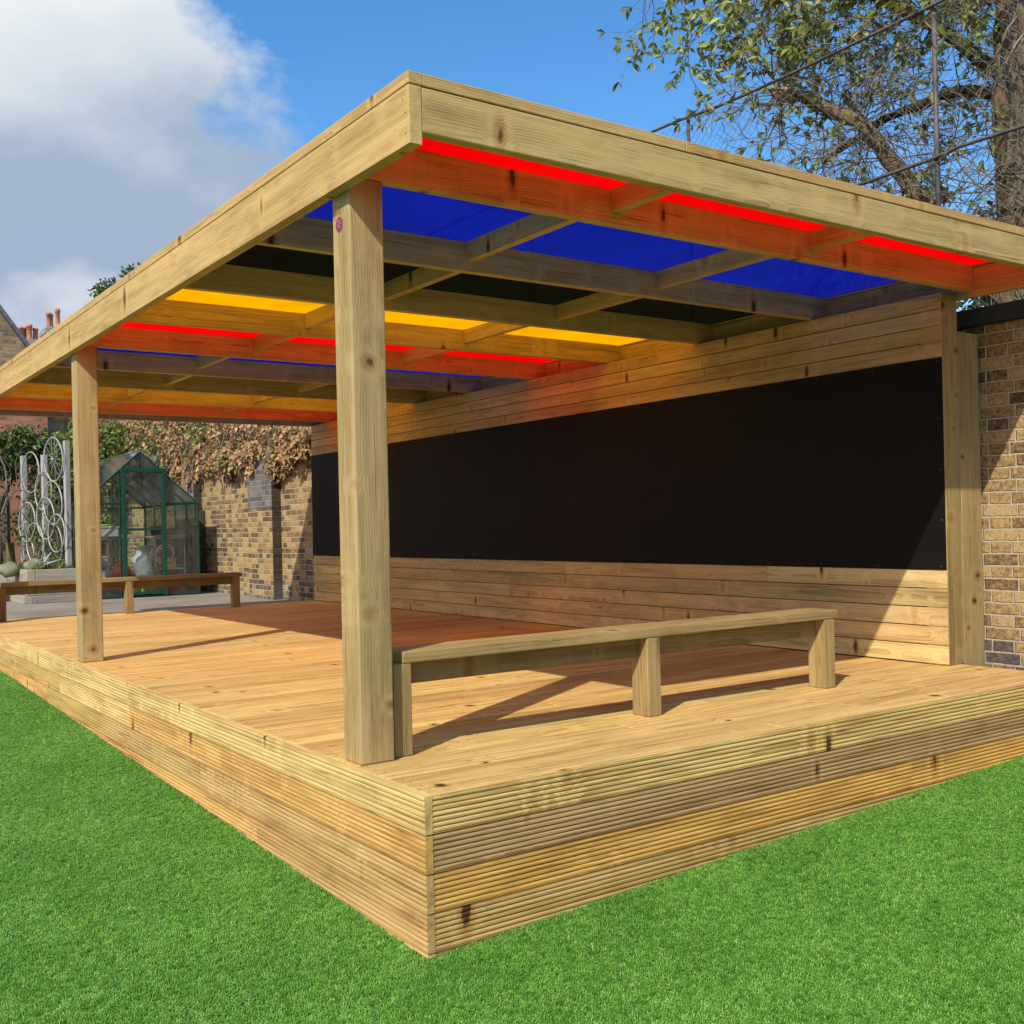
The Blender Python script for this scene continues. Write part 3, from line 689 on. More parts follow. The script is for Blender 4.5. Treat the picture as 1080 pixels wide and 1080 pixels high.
for x in (GX0, GX1):
    bar((x, GY0, GE), (x, GY1, GE)); bar((x, GY0, GZ + 0.02), (x, GY1, GZ + 0.02), 0.02)
    for k in range(1, 5):
        y = GY0 + (GY1 - GY0) * k / 5; bar((x, y, GZ), (x, y, GE), 0.012); bar((x, y, GE), (gxm, y, GR), 0.012)
    bar((x, GY0 + 0.03, GZ + 0.1), (x, GY0 + 0.52, GE - 0.05), 0.009)
bar((gxm, GY0, GR), (gxm, GY1, GR), 0.022)
b.build('frame', GREENP, gh)
b = MB(); q = 0.002
b.box(GX0 - q, GX0 + q, GY0 + .02, GY1 - .02, GZ + 0.03, GE - .02); b.box(GX1 - q, GX1 + q, GY0 + .02, GY1 - .02, GZ + .03, GE - .02)
b.box(GX0 + .02, GX1 - .02, GY1 - q, GY1 + q, GZ + .03, GE - .02)
b.box(GX0 + .02, 2.79, GY0 - q, GY0 + q, GZ + .03, GE - .02); b.box(3.41, GX1 - .02, GY0 - q, GY0 + q, GZ + .03, GE - .02)
for y in (GY0, GY1):
    for s_ in (-1, 1):
        xa = GX0 if s_ < 0 else GX1
        vs = [(xa - s_ * 0.05, y, GE + .02), (gxm + s_ * 0.01, y, GE + .02), (gxm + s_ * 0.01, y, GR - .03)]
        b._add([(v[0], v[1] - q, v[2]) for v in vs] + [(v[0], v[1] + q, v[2]) for v in vs], [(0, 1, 2), (5, 4, 3), (0, 3, 4, 1), (1, 4, 5, 2), (2, 5, 3, 0)])
b.build('wall_glass', GLASS, gh)
b = MB()
for s_, xa in ((-1, GX0), (1, GX1)):
    for k in range(5):
        y0 = GY0 + (GY1 - GY0) * k / 5 + 0.014; y1 = GY0 + (GY1 - GY0) * (k + 1) / 5 - 0.014
        v = [(xa, y0, GE + .01), (xa, y1, GE + .01), (gxm + s_ * .02, y1, GR - .005), (gxm + s_ * .02, y0, GR - .005)]
        b._add(v + [(x, y, z + 0.004) for x, y, z in v], [(3, 2, 1, 0), (4, 5, 6, 7), (0, 1, 5, 4), (1, 2, 6, 5), (2, 3, 7, 6), (3, 0, 4, 7)])
b.build('roof_glass', GLASSR, gh)
door = MB(); dy_ = GY0 - 0.035
for x in (2.835, 3.385): door.box(x - 0.027, x + 0.027, dy_ - .018, dy_ + .018, GZ + .02, 2.20)
for z in (GZ + .06, 1.39): door.box(2.863, 3.357, dy_ - .014, dy_ + .014, z - .017, z + .017)
door.box(2.79, 3.43, dy_ - .022, dy_ + .022, 2.2005, 2.25)
dr = door.build('door', GREENP, gh, bevel=0.003)
b = MB(); b.box(2.863, 3.357, dy_ - q, dy_ + q, GZ + .08, 1.372); b.box(2.863, 3.357, dy_ - q, dy_ + q, 1.408, 2.198); b.build('pane', GLASS, dr)
# inside and around it
def staging(x0, x1, y0, y1, label):
    o = thing('staging_table', ((x0 + x1) / 2, (y0 + y1) / 2, GZ), label, 'table', 'greenhouse staging tables')
    m_ = MB()
    for k in range(9): xx = x0 + (x1 - x0) * (k + .5) / 9; m_.box(xx - .02, xx + .02, y0, y1, 1.27, 1.285)
    m_.box(x0, x1, y0, y0 + .02, 1.255, 1.30); m_.box(x0, x1, y1 - .02, y1, 1.255, 1.269); m_.build('table_top', SHELF, o)
    m_ = MB(); m_.box(x0 + .03, x1 - .03, y0 + .03, y1 - .03, 0.80, 0.815); m_.build('lower_shelf', SHELF, o)
    for x in (x0 + .015, x1 - .015):
        for y in (y0 + .03, y1 - .03):
            m_ = MB(); m_.tube([(x, y, GZ), (x, y, 1.254)], 0.012, 5); m_.build('leg', ALU, o)
staging(2.26, 2.70, 13.75, 15.9, 'metal staging table inside greenhouse, left of its door')
staging(3.36, 3.82, 13.85, 15.9, 'metal staging table inside greenhouse, beside the brick wall')
staging(2.73, 3.33, 15.45, 15.95, 'metal staging table across the back of the greenhouse')
def pot(name, c, prof, mats, label, cat): b = MB(); b.lathe(c, prof, 18); return tag(b.build(name, mats), label, cat)
b = MB(); b.lathe((2.92, 13.95, GZ), [(0.11, 0), (0.13, 0.30)], 18, 0); b.lathe((2.92, 13.95, GZ + .301), [(0.14, 0), (0.135, 0.07), (0.07, 0.16), (0.055, 0.22)], 18, 1)
tag(b.build('bin', [BLUEP, REDP]), 'blue bin with domed red lid behind greenhouse door', 'bin')
b = MB(); b.lathe((2.42, 13.9, GZ), [(0.20, 0), (0.24, 0.17), (0.21, 0.171), (0.19, 0.06)], 18); tag(b.build('washing_tub', BLUEP), 'wide blue tub on greenhouse floor below left table', 'tub')
def basket(x, y, z, w, d, h, mt, name, label, cat):
    b = MB(); b.box(x - w / 2, x + w / 2, y - d / 2, y + d / 2, z, z + 0.008)
    for a in (-1, 1):
        b.box(x + a * w / 2 - .004, x + a * w / 2 + .004, y - d / 2, y + d / 2, z + .009, z + h); b.box(x - w / 2 + .005, x + w / 2 - .005, y + a * d / 2 - .004, y + a * d / 2 + .004, z + .009, z + h)
    for a in (-1, 1): b.box(x - w / 2 - .012, x + w / 2 + .012, y + a * (d / 2 + .009) - .0045, y + a * (d / 2 + .009) + .0045, z + h - .02, z + h + .006)
    return tag(b.build(name, mt, bevel=0.003), label, cat)
basket(3.10, 15.55, 1.29, 0.34, 0.26, 0.16, WHITEP, 'storage_box', 'white plastic box on the back staging table', 'box')
basket(2.98, 15.6, 0.818, 0.30, 0.26, 0.17, WHITEP, 'storage_box', 'white plastic box on the back table lower shelf', 'box')
basket(3.58, 14.2, 0.818, 0.30, 0.3, 0.14, CREAMP, 'seed_tray', 'cream seed tray on right table lower shelf', 'tray')
# crumpled white sack
b = MB(); c0 = Vector((3.22, 14.0, GZ)); prof = [(0.13, 0), (0.17, 0.06), (0.18, 0.16), (0.17, 0.26), (0.16, 0.36), (0.13, 0.46), (0.12, 0.54), (0.07, 0.60), (0.10, 0.68), (0.13, 0.72)]
b.lathe(c0, prof, 16); b.v = [tuple(Vector(v) + Vector((mnoise.noise(Vector(v) * 9), mnoise.noise(Vector(v) * 9 + Vector((5, 0, 0))), 0)) * 0.11 + Vector(((v[2] - GZ) * 0.05, 0, 0))) for v in b.v]
tag(b.build('sack', WHITEP), 'crumpled white sack standing inside greenhouse door', 'sack')
# watering can
can = thing('watering_can', (3.16, 13.75, GZ), 'lime green watering can on greenhouse floor behind the door', 'watering can')
b = MB(); b.lathe((3.16, 13.75, GZ), [(0.085, 0), (0.085, 0.17), (0.06, 0.20)], 16); b.build('body', LIMEP, can)
b = MB(); b.tube([(3.16 + .08, 13.75, GZ + .05), (3.16 + .15, 13.75, GZ + .15), (3.16 + .21, 13.75, GZ + .24)], [.022, .016, .012], 8); b.lathe((3.37, 13.75, GZ + .235), [(.02, 0), (.035, .02)], 10); b.build('spout', LIMEP, can)
b = MB(); b.tube([(3.16 + .12 * math.cos(a) - .02, 13.75, GZ + .17 + .13 * math.sin(a)) for a in np.linspace(0.35, 3.5, 10)], .010, 6); b.build('handle', LIMEP, can)
pot('plant_pot', (3.56, 13.72, GZ), [(0.09, 0), (0.13, 0.19), (0.14, 0.19), (0.14, 0.23), (0.11, 0.23)], REDP, 'red plastic plant pot on greenhouse floor near right front corner', 'pot')
pot('plant_pot', (2.96, 13.70, GZ), [(0.07, 0), (0.10, 0.10), (0.11, 0.10), (0.11, 0.13), (0.08, 0.13)], CREAMP, 'cream plant pot on greenhouse floor in front of blue bin', 'pot')
pot('plant_pot', (3.57, 14.5, 1.29), [(0.06, 0), (0.085, 0.12), (0.09, 0.12), (0.09, 0.15), (0.07, 0.15)], BLACKP, 'small black plant pot on the right staging table', 'pot')
pot('plant_pot', (3.18, 15.75, 1.29), [(0.07, 0), (0.12, 0.17), (0.13, 0.17), (0.13, 0.20), (0.1, 0.20)], LIMEP, 'lime green plant pot on back staging table', 'pot')
pot('plant_pot', (2.5, 14.0, 1.29), [(0.07, 0), (0.1, 0.12), (0.105, 0.12), (0.105, 0.15), (0.08, 0.15)], TERRA, 'terracotta plant pot on the left staging table', 'pot')
# coiled hose, red and white, by the sack
b = MB()
for k in range(4): b.torus((3.53, 13.95, 0.99 + 0.012 * k), 0.125 + .006 * k, 0.012, (1, 0.1, 0.25), (0, .35, 1), mi=k % 2)
tag(b.build('hose_coil', [REDP, WHITEP]), 'red and white hose coil hung inside greenhouse, right of the door', 'hose')

for o in set(bpy.data.objects) - _before:
    if o.parent is None: o.location.x -= 0.31; o.location.y -= 1.0

# ------------------------------------------------------------------ raised bed and bicycle-wheel screen
bed = thing('raised_bed', (1.9, 13.2, 0.435), 'raised planting bed of old grey sleepers beyond the far bench', 'planter')
b = MB(); bx0, by0, bx1, by1 = 1.24, 12.42, 1.88, 15.2
for i, (z0, z1) in enumerate(((0.435, 0.535), (0.537, 0.70), (0.702, 0.88))):
    e = -0.05 if i == 0 else 0
    b.box(bx0 + 0.11 + e, bx1, by0 + e, by0 + 0.11 + e, z0, z1, 0, tint=jit((1, 1, 1), .12)); b.box(bx0 + e, bx0 + 0.109 + e, by0 + e, by1, z0, z1, 1, tint=jit((1.1, 1.08, 1.05), .12))
b.build('sleeper_edging', OLDW, bed, bevel=0.008)
b = MB(); b.box(bx0 + 0.11, bx1, by0 + 0.11, by1, 0.6, 0.845); b.build('soil', SOIL, bed)
b = MB()
for i in range(900):
    p = (R.uniform(bx0 + .12, bx1), by0 + .12 + abs(R.gauss(0, .8)), 0.845); d = Vector((R.gauss(0, .5), R.gauss(0, .5), 1)); b.leaf(p, d, rvec(), R.uniform(.05, .16), .018, tint=jit((1.2, 1.2, .9), .4))
b.build('weeds', LEAFI, bed)
def rock(c, r, label, name='boulder', mt=STONE):
    b = MB(); vs = []; fs = []; nu, nv = 14, 9
    for j in range(nv + 1):
        for i in range(nu):
            a = 6.283 * i / nu; e = math.pi * j / nv - math.pi / 2
            d = Vector((math.cos(a) * math.cos(e), math.sin(a) * math.cos(e), math.sin(e) * 0.75)); k = 1 + 0.3 * mnoise.noise(d * 2 + Vector(c))
            vs.append(Vector(c) + d * r * k)
    for j in range(nv):
        for i in range(nu): fs.append((j * nu + i, j * nu + (i + 1) % nu, (j + 1) * nu + (i + 1) % nu, (j + 1) * nu + i))
    b._add(vs, fs, 0, None, (1, 1, 1), True); return tag(b.build(name, mt), label, name, None)
rock((1.40, 12.75, 0.93), 0.125, 'rounded mossy boulder on the corner of the raised bed')
rock((1.13, 13.0, 0.88), 0.14, 'flat grey boulder on the left edge of raised bed')
rock((1.60, 12.70, 0.87), 0.075, 'small grey boulder in front of the wheel screen')
for k, (p0, p1) in enumerate((((1.44, 12.6, .90), (1.72, 12.6, 1.00)), ((1.50, 12.62, .95), (1.60, 12.66, 1.10)))):
    b = MB(); b.tube([p0, ((p0[0] + p1[0]) / 2, p0[1] + .02, (p0[2] + p1[2]) / 2 + .015), p1], [.018, .015, .012], 6)
    tag(b.build('bleached_stick', GREYW), ['pale bleached stick lying low on the raised bed', 'pale bleached stick leaning upright on the raised bed'][k], 'stick')
scr = thing('wheel_screen', (1.55, 12.8, 0.845), 'garden screen of old bicycle wheel rims fixed to grey timber posts', 'screen')
dv = Vector((0.20, -0.98, 0)).normalized(); base = Vector((1.53, 14.02, 0))
for s_, zt in ((0.0, 2.50), (0.70, 2.47), (1.42, 2.62)):
    p = base + dv * s_
    b = MB(); b.box(-.035, .035, -.035, .035, 0.6, zt, 2, mat=Matrix.Translation(p) @ Matrix.Rotation(math.atan2(dv.y, dv.x), 4, 'Z')); b.build('screen_post', GREYW, scr, bevel=.005)
def at_screen(px, py):
    """centre for a rim on the screen's own plane, from distance along and height"""
    return base + dv * px + Vector((0, 0, py))
rims = [(0.36, 2.24, .29), (0.30, 1.53, .28), (1.16, 2.38, .30), (0.80, 1.96, .27), (0.90, 1.57, .29), (0.55, 1.22, .29), (1.12, 1.78, .30), (1.05, 1.20, .30), (0.22, 1.08, .22), (1.26, 1.36, .26)]
for s_, z, r_ in rims:
    c = at_screen(s_, z); off = Vector((dv.y, -dv.x, 0)) * R.uniform(.05, .09); tilt = Vector((dv.x, dv.y, R.uniform(-.1, .1)))
    b = MB(); b.torus(c + off, r_, 0.0105, tilt, (0, 0, 1), 36, 6)
    rm = b.build('wheel_rim', ALU, scr)
    if (s_, z) in ((1.16, 2.38), (0.30, 1.53)):
        sp = MB(); a1 = tilt.normalized(); nn = Vector((dv.y, -dv.x, 0))
        for k in range(18):
            w = 6.283 * k / 18; d = a1 * math.cos(w) + Vector((0, 0, 1)) * math.sin(w)
            sp.tube([c + off + nn * (0.02 if k % 2 else -.02), c + off + d * r_], 0.0022, 4)
        sp.tube([c + off - nn * .03, c + off + nn * .03], .018, 8); sp.build('spokes', ALU, rm)
# climbing bare stems on the screen
b = MB()
for i in range(26):
    p = base + dv * R.uniform(0, 1.4) + Vector((R.uniform(-.1, .1), R.uniform(-.1, .2), 0.85)); pts = [p]
    for k in range(R.randint(5, 10)):
        p = p + dv * R.gauss(0, .06) + Vector((0, 0, R.uniform(.08, .2))); pts.append(p)
    b.tube(pts, [0.007 * (1 - k / (len(pts) + 1)) for k in range(len(pts))], 4)
for i in range(500):
    p = base + dv * R.uniform(0, 1.4) + Vector((R.uniform(-.1, .1), R.uniform(-.1, .2), R.uniform(.85, 1.9))); b.leaf(p, rvec(), rvec(), .05, .035, 1, tint=jit((1.3, 1.3, 1), .4))
tag(b.build('climbing_plant', [TWIG, LEAFI]), 'thin bare climbing stems growing up the bicycle wheel screen', 'plant')
# log palisade to the left of the bed
for k in range(7):
    x = 0.45 + 0.165 * k; zt = 1.52 - 0.04 * k + R.uniform(-.08, .08); yy = 14.7 + R.uniform(-.05, .05)
    b = MB(); b.tube([(x, yy, .435), (x + .01, yy, 1.0), (x, yy, zt)], [.068, .064, .058], 9, tint=jit((1.1, 1, .9), .15))
    tag(b.build('log_post', BARK), 'rough upright log post in the palisade behind raised bed', 'post', 'log palisade posts')
b = MB(); b.tube([(0.93, 14.2, 1.15), (0.96, 14.3, 1.55), (0.90, 14.35, 1.92)], [.04, .038, .032], 8, tint=(2.6, 2.6, 2.5)); tag(b.build('birch_pole', BARK), 'white peeling birch pole leaning on the log posts', 'pole')
b = MB(); b.lathe((0.62, 13.3, .435), [(.20, 0), (.27, .40), (.29, .40), (.29, .47), (.24, .47)], 20); tag(b.build('garden_pot', TERRA), 'big terracotta garden pot left of the raised bed', 'pot')
# small bare sapling behind the bed
def sapling(name, x, y, z0, h, label, mt=TWIG, n=5, r0=.022, spread=.35, seed=1):
    rr = random.Random(seed); b = MB()
    def grow(p, d, ln, r_, lev):
        pts = [p]; q_ = p
        for k in range(5):
            d = (d + Vector((rr.gauss(0, .16), rr.gauss(0, .16), .06))).normalized(); q_ = q_ + d * ln / 5; pts.append(q_)
        b.tube(pts, [r_ * (1 - .11 * k) for k in range(6)], 5)
        if lev < 3:
            for k in range(n if lev == 0 else 3):
                i = rr.randint(2, 5); dd = (d + Vector((rr.gauss(0, spread * 1.6), rr.gauss(0, spread * 1.6), rr.uniform(0, .5)))).normalized(); grow(pts[i], dd, ln * rr.uniform(.45, .7), r_ * .5, lev + 1)
    grow(Vector((x, y, z0)), Vector((0, 0, 1)), h, r_=r0, lev=0); return tag(b.build(name, mt), label, 'tree')
sapling('bare_sapling', 1.06, 13.6, .435, 1.5, 'thin leafless sapling behind the raised bed, left of wheel screen', seed=4)

# ------------------------------------------------------------------ houses beyond
hs_ = thing('gabled_house', (1.6, 26, 0.4), 'brick gabled house with dark verge rising behind the pergola roof', 'house')
def gable(mb, x0, x1, xm, ze, zr, y0, y1, z0, mi=0):
    pr_ = [(x0, z0), (x1, z0), (x1, ze), (xm, zr), (x0, ze)]; mb.extrude(pr_, 1, y0, y1, mi=mi)
b = MB(); gable(b, -2.6, 5.0, 1.6, 4.09, 8.85, 25, 33, 0.4); b.build('wall', BRICKH, hs_)
b = MB()
sl = (8.85 - 4.09) / (5.0 - 1.6)
for s_ in (-1, 1):
    xe = 1.6 + s_ * (3.4 + .2) if s_ > 0 else 1.6 - 4.4
    ze = 8.85 - abs(xe - 1.6) * (sl if s_ > 0 else 4.76 / 4.2)
    prf = [(1.6, 8.865), (xe, ze + .015), (xe, ze + .15), (1.6, 9.02)]
    if s_ < 0: prf = prf[::-1]
    b.extrude(prf, 1, 24.88, 33.1)
b.build('roof', SLATE, hs_)
ter = thing('terraced_house', (10, 34, 0.4), 'slate roofed terraced house with clustered chimney pots on the skyline', 'house')
b = MB(); b.box(4.4, 18, 32, 40, 0.4, 6.7); b.build('wall', BRICKR, ter)
b = MB(); b.extrude([(31.7, 6.72), (36.0, 7.90), (40.3, 6.72), (36.0, 8.03)], 0, 4.2, 18.2); rf = b.build('roof', SLATE, ter)
def chimney(x, y, z0, z1, w, d, pots, r_):
    b = MB(); b.box(x - w / 2, x + w / 2, y - d / 2, y + d / 2, z0, z1 - .22, mi=0); b.box(x - w / 2 - .08, x + w / 2 + .08, y - d / 2 - .08, y + d / 2 + .08, z1 - .219, z1 - .08, mi=1); b.box(x - w / 2 - .02, x + w / 2 + .02, y - d / 2 - .02, y + d / 2 + .02, z1 - .079, z1, mi=1)
    c = b.build('chimney', [BRICKH, LEAD], ter)
    for px_, py_, h in pots:
        b = MB(); b.lathe((x + px_, y + py_, z1 - .01), [(r_ * 1.1, 0), (r_, .06), (r_ * .88, h * .8), (r_ * 1.12, h * .82), (r_ * 1.12, h * .93), (r_ * .9, h)], 14); b.build('chimney_pot', TERRA, c)
chimney(5.90, 32.3, 5.5, 7.72, 0.46, 0.8, [(-.15, -.2, .46), (-.02, .15, .50), (.11, -.18, .60)], .075)
chimney(5.42, 33.6, 5.5, 7.52, 0.62, 0.8, [(-.22, -.1, .40), (-.08, .1, .44), (.04, -.12, .50), (.24, .0, .42)], .085)
out = thing('outhouse', (2.6, 23, .435), 'red brick outhouse wall glimpsed above the dark evergreen shrub', 'outhouse')
b = MB(); b.box(2.35, 3.75, 23, 24.6, .435, 4.6); b.build('wall', BRICKR, out); b = MB(); b.extrude([(22.85, 4.602), (24.8, 5.0), (24.8, 5.1), (22.85, 4.7)], 0, 2.25, 3.85); b.build('roof', SLATE, out)
# evergreen hedge in front of the gabled house
def bush(name, blobs, n, label, cat, mt=LEAFI, sz=(.05, .10), tint=(1, 1, 1), trunk=None, group=None):
    o = thing(name, (blobs[0][0], blobs[0][1], .435), label, cat, group); b = MB()
    tot = sum(q_[3] ** 2 for q_ in blobs)
    for bx_, by_, bz_, br_ in blobs:
        for i in range(int(n * br_ ** 2 / tot)):
            d = rvec(); k = R.random() ** .4; rr = br_ * (1 + .45 * mnoise.noise(d * 2.2 + Vector((bx_, by_, bz_))))
            p = Vector((bx_, by_, bz_)) + Vector((d.x, d.y, d.z * .8)) * rr * k
            b.leaf(p, d + rvec() * .8 + Vector((0, 0, -.3)), d + rvec() * .6, R.uniform(*sz), R.uniform(*sz) * .6, tint=jit(tint, .4))
    b.build('crown', mt, o); tk = MB()
    for bx_, by_, bz_, br_ in blobs:
        p0 = Vector((blobs[0][0] + R.uniform(-.2, .2), blobs[0][1], .435)); p1 = Vector((bx_, by_, bz_))
        tk.tube([p0, p0.lerp(p1, .5) + Vector((R.uniform(-.1, .1), 0, .1)), p1], [.05, .035, .02], 6)
    tk.build('trunk', BARK, o); return o
bush('evergreen_shrub', [(1.3, 17.6, 2.75, .42), (1.9, 17.7, 2.80, .45), (0.75, 17.6, 2.85, .35), (2.3, 17.8, 2.95, .4), (1.65, 17.5, 2.5, .3)], 5200, 'dark evergreen shrub against the house wall, behind the wheel screen', 'shrub', LEAFI, (.06, .12), (.75, .8, .7))
bush('bright_shrub', [(3.0, 17.6, 2.85, .5), (3.5, 17.4, 2.95, .55), (3.4, 17.2, 2.4, .5), (2.7, 17.9, 2.2, .5), (2.5, 17.9, 1.5, .5), (3.3, 17.8, 1.6, .6)], 6500, 'sunlit yellow green shrub behind the greenhouse roof', 'shrub', LEAFI, (.06, .12), (1.35, 1.3, 1.0))
b = MB(); b.box(-3.0, 2.2, 18.9, 19.0, .435, 2.1, 0, tint=(.5, .45, .4))
for k in range(26): b.box(-3.0 + .2 * k, -2.86 + .2 * k, 18.86, 18.899, .435, 2.05 + R.uniform(-.03, .03), 2, tint=jit((.6, .5, .45), .2))
b.box(0.2, 1.0, 18.80, 18.858, 1.93, 2.08, 0, tint=(2.0, 1.95, 1.8))
tag(b.build('plank_fence', OLDW), 'dark plank fence with a pale board behind the log posts', 'fence')
# tree top peeping over the left roof edge
bush('garden_tree', [(6.1, 26.5, 7.75, .42), (6.9, 26.5, 8.2, .45), (6.4, 26.6, 7.5, .5), (7.3, 26.8, 8.0, .6), (6.6, 27, 6.4, 1.1)], 5200, 'tall green garden tree whose tips show above left roof edge', 'tree', LEAFI, (.08, .17), (.7, .85, .75))

# ------------------------------------------------------------------ chain link fence on the wall
fx = 4.22
fen = thing('chain_link_fence', (fx, 2, 2.49), 'tall chain link fence with rusty rails standing on the brick wall', 'fence')
for y, zt in ((-1.05, 4.42), (0.96, 4.62), (3.05, 4.47), (5.1, 4.42), (7.1, 4.42)):
    b = MB(); b.tube([(fx, y, 2.45), (fx, y, zt)], 0.0155 if y == .96 else .0135, 10); b.build('fence_post', GALV, fen)
for z in (4.40, 3.485):
    b = MB(); b.tube([(fx - .03, y, z + .012 * math.sin(y * 2.1) - (.02 if .96 < y < 3 else 0)) for y in np.linspace(-1.5, 7.4 if z > 4 else 2.2, 22)], .0115, 7); b.build('fence_rail', GALV, fen)
b = MB(); z0, z1, ya, yb = 2.5, 4.38, -1.4, 7.2; pit = .075; hh = z1 - z0
for s_ in (1, -1):
    c = ya - hh
    while c < yb:
        y_a, z_a, y_b, z_b = (c, z0, c + hh, z1) if s_ > 0 else (c + hh, z0, c, z1)
        lo = max(0.0, (ya - y_a) / (y_b - y_a) if s_ > 0 else (y_a - yb) / hh); hi = min(1.0, (yb - y_a) / (y_b - y_a) if s_ > 0 else (y_a - ya) / hh)
        if hi > lo + .01:
            P0 = (fx, y_a + (y_b - y_a) * lo, z_a + hh * lo); P1 = (fx, y_a + (y_b - y_a) * hi, z_a + hh * hi); b.tube([P0, P1], .0012, 3, caps=False)
        c += pit
b.build('wire_mesh', WIRE, fen)

# ------------------------------------------------------------------ trees behind the wall
def limb(mb, pts, r0, r1, seg=9, tint=(1, 1, 1), jitter=.0):
    pts = [Vector(p) for p in pts]; out = []
    for i in range(len(pts) - 1):
        for k in range(4):
            t_ = k / 4; a, b_, = pts[i], pts[i + 1]; out.append(a.lerp(b_, t_) + rvec() * jitter)
    out.append(pts[-1]); n = len(out)
    mb.tube(out, [(r0 + (r1 - r0) * i / (n - 1)) * (1 + .08 * math.sin(i * 2.3)) for i in range(n)], seg, tint=tint); return out
LV = MB(); TW = MB()
def spray(p, d, ln, lev, leafy, tw, lv, r_=.006, dark=1.0):
    """a twig that forks and carries leaf clusters towards its tip"""
    pts = [p]; q_ = p; n = 5
    for k in range(n):
        d = (d + rvec() * .28 + Vector((0, 0, -.03))).normalized(); q_ = q_ + d * ln / n; pts.append(q_)
    tw.tube(pts, [r_ * (1 - .14 * k) for k in range(n + 1)], 4, tint=jit((1, 1, 1), .35))
    if lev > 0:
        for k in range(3):
            i = R.randint(2, n); dd = (d + rvec() * .85).normalized(); spray(pts[i], dd, ln * R.uniform(.5, .8), lev - 1, leafy, tw, lv, r_ * .62, dark)
    if lev == 0 or R.random() < .3:
        if R.random() < leafy:
            for k in range(R.randint(5, 10)):
                pp = pts[-1] if k < 4 else pts[R.randint(2, n)]
                ld = (d * .7 + rvec() * .9 + Vector((0, 0, -.15))).normalized()
                ln_ = R.uniform(.055, .105); c_ = R.uniform(.5, 1.5) * dark
                lv.leaf(pp, ld, rvec() + Vector((-.3, -.3, .8)), ln_, ln_ * R.uniform(.34, .46), tint=(c_ * R.uniform(.9, 1.2), c_, c_ * R.uniform(.7, 1.2)))
tree = thing('evergreen_tree', (5.35, 1.0, 0), 'tall evergreen tree with straight brown trunk behind the fence, right of the broken limb', 'tree')
b = MB(); tr_pts = limb(b, [(5.35, 1.04, -.5), (5.34, 1.06, 2.6), (5.33, 1.08, 3.3), (5.30, 1.11, 4.1), (5.35, 1.09, 5.0), (5.45, 1.05, 6.2), (5.5, 1.2, 8.0)], .145, .09, 12, jitter=.008)
limb(b, [(5.33, 1.10, 4.15), (5.25, 1.45, 4.28), (5.15, 1.95, 4.25), (5.1, 2.5, 4.05)], .05, .022, 7, (.5, .5, .5), .012)
limb(b, [(5.33, 1.10, 4.22), (5.2, 1.5, 4.7), (5.1, 2.1, 5.2), (5.0, 3.0, 5.7), (4.9, 3.9, 6.0)], .055, .018, 7, (.8, .8, .8), .012)
limb(b, [(5.36, 1.10, 4.9), (5.3, 1.6, 5.3), (5.2, 2.3, 5.8), (5.2, 3.2, 6.4)], .045, .015, 7, (.8, .8, .8), .012)
limb(b, [(5.4, 1.08, 5.5), (5.0, 0.6, 6.0), (4.7, 0.2, 6.6)], .04, .015, 7, (.8, .8, .8), .012)
b.build('trunk', BARK, tree)
# crown: sprays seeded through a band of space above and left of the fence
mb2 = MB(); lv2 = MB()
for i in range(150):
    t_ = R.random(); y = 0.6 + 2.2 * t_; x = R.uniform(4.5, 6.2)
    lowz = 4.35 + 0.25 * (y - .7) + (x - 4.6) * .25
    z = lowz + abs(R.gauss(0.25, .75))
    spray(Vector((x, y, z)), (Vector((-.35, .3, .0)) + rvec() * .9).normalized(), R.uniform(.3, .6), 2, .85, mb2, lv2, .006, R.uniform(.6, 1.2))
# long outer sprays reaching left against the sky
for p, d, ln, lev in (((4.65, 3.25, 5.85), (0, 1, .06), .80, 2), ((4.65, 3.2, 5.75), (0, .95, -.10), .60, 2), ((4.65, 3.35, 5.45), (-.05, .6, -.5), .40, 2), ((4.68, 3.2, 5.30), (-.05, .6, -.35), .42, 1), ((4.7, 2.9, 5.7), (0, .8, .1), .6, 2), ((4.7, 2.85, 5.45), (0, .7, -.1), .5, 2), ((4.75, 2.6, 5.6), (0, .8, .1), .6, 2), ((4.75, 2.55, 5.35), (0, .8, -.05), .5, 2), ((4.75, 2.4, 5.15), (0, .7, -.1), .5, 2), ((4.7, 2.2, 5.4), (0, .6, .2), .6, 2), ((4.7, 2.2, 5.0), (0, .6, .1), .5, 2), ((4.7, 2.3, 5.7), (0, .5, .0), .6, 2), ((4.75, 2.0, 4.85), (0, .7, .1), .45, 2), ((4.7, 2.25, 4.65), (0, .7, -.1), .32, 1), ((4.75, 2.75, 4.35), (0, .1, -.9), .22, 1), ((4.75, 1.9, 4.6), (0, .5, .2), .4, 2)):
    spray(Vector(p), Vector(d).normalized(), ln, lev, 1.0, mb2, lv2, .007, 1.15)
lv2.build('crown', LEAFG, tree); mb2.build('twigs', TWIG, tree)
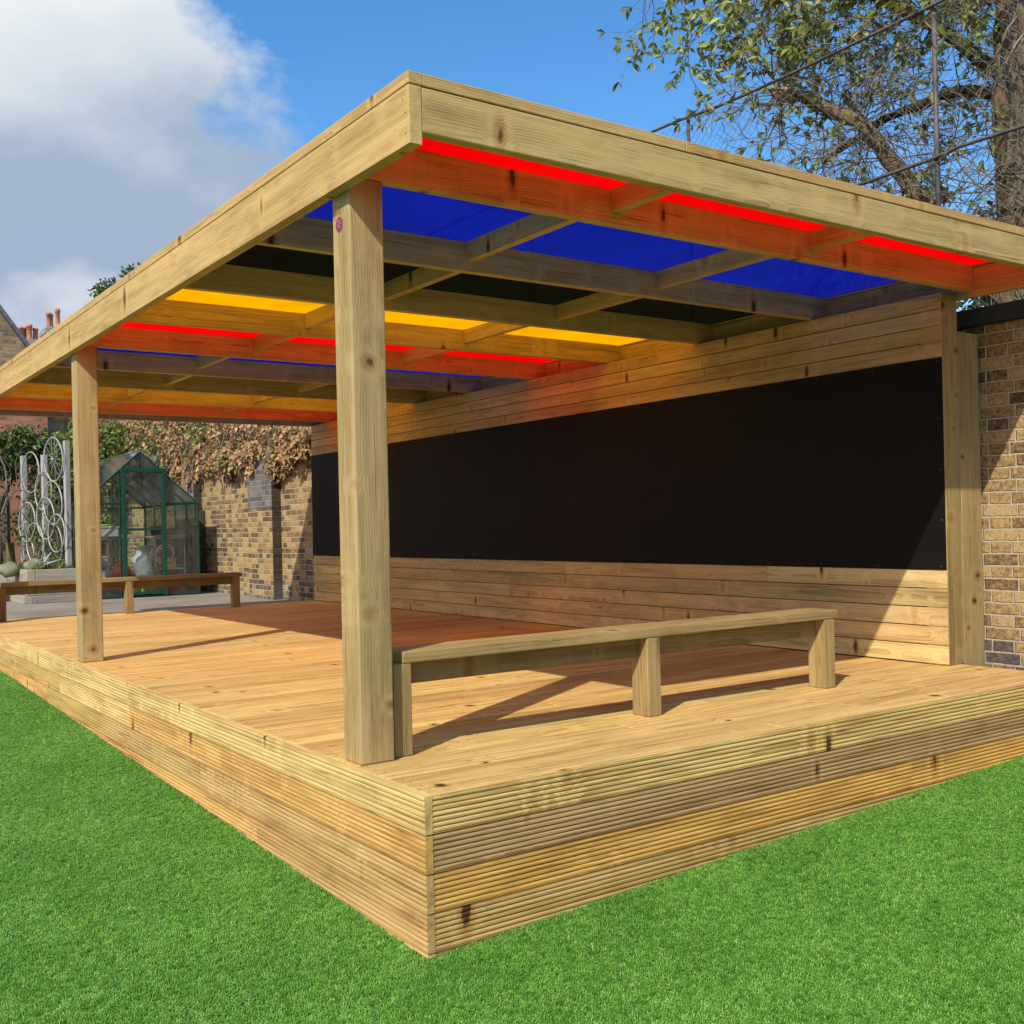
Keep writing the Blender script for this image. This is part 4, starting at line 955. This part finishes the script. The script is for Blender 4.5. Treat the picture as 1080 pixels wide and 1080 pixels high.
# the snapped limb in front of the trunk
br = thing('broken_tree', (4.95, 1.2, 2.0), 'leaning tree with a snapped pale splintered limb tangled in the fence', 'tree')
b = MB(); pth = limb(b, [(5.1, .75, -.4), (5.05, .95, 2.6), (4.95, 1.45, 3.35), (4.9, 1.78, 3.85), (4.85, 2.0, 4.18), (4.78, 2.35, 4.43), (4.72, 2.55, 4.54)], .075, .040, 10, (1.05, 1.0, .9), .012); b.build('trunk', BARK, br)
b = MB()
for k in range(11):
    e = Vector((4.72, 2.55, 4.54)); d = Vector((-.05, .85, .30)) + rvec() * .22; s0 = e + rvec() * .03 - Vector((0, .08, .03)); b.tube([s0, s0 + d * R.uniform(.10, .30)], [.020, .003], 5)
b.build('splintered_end', BROKEN, br)
b = MB(); b2 = MB()
for i in range(46):
    s0 = Vector(R.choice(pth[8:])) + rvec() * .06; spray(s0, (rvec() + Vector((-.3, .1, .2))).normalized(), R.uniform(.3, .7), 2, .10, b, b2, .0075, .9)
for i in range(200):
    s0 = Vector((R.uniform(4.4, 5.9), R.uniform(.3, 2.5), 0)); s0.z = R.uniform(3.0, 4.7); spray(s0, (rvec() + Vector((0, .2, .1))).normalized(), R.uniform(.35, .75), 2, .07, b, b2, .0065, .8)
b.build('twigs', TWIG, br); b2.build('leaves', LEAFG, br)
b = MB(); lg = limb(b, [(5.35, .55, 3.18), (5.2, .95, 3.24), (5.1, 1.3, 3.2), (5.1, 1.8, 2.95)], .085, .06, 9, (1, .95, .85), .012)
tag(b.build('fallen_log', BARK), 'fallen bark covered log lying across the foot of the tall trunk', 'log')
# dark evergreen low behind the trunk, and a bramble on the coping
bush('laurel_shrub', [(6.9, 1.9, 3.6, .42), (6.7, 1.7, 3.2, .4), (7.2, 2.2, 3.3, .45), (6.3, 1.0, 3.5, .5)], 2600, 'dark leaved laurel shrub behind the tall tree trunk', 'shrub', LEAFG, (.08, .13), (.6, .65, .6))
b = MB(); b2 = MB()
for i in range(60): spray(Vector((BX + R.uniform(.42, .8), R.uniform(-1.0, 3.5), 2.5)), (Vector((.35, R.gauss(0, .6), .6)) + rvec() * .3).normalized(), R.uniform(.18, .30), 1, .0, b, b2, .006, .8)
for xr_ in (.48, .62, .76): b.tube([(BX + xr_ + .05 * math.sin(k * 1.7), -1.3 + .26 * k, 2.515 + .02 * math.sin(k * 2.3)) for k in range(20)], .009, 5)
tag(b.build('bramble', TWIG), 'tangle of bare bramble stems lying along the dark wall coping', 'bramble')
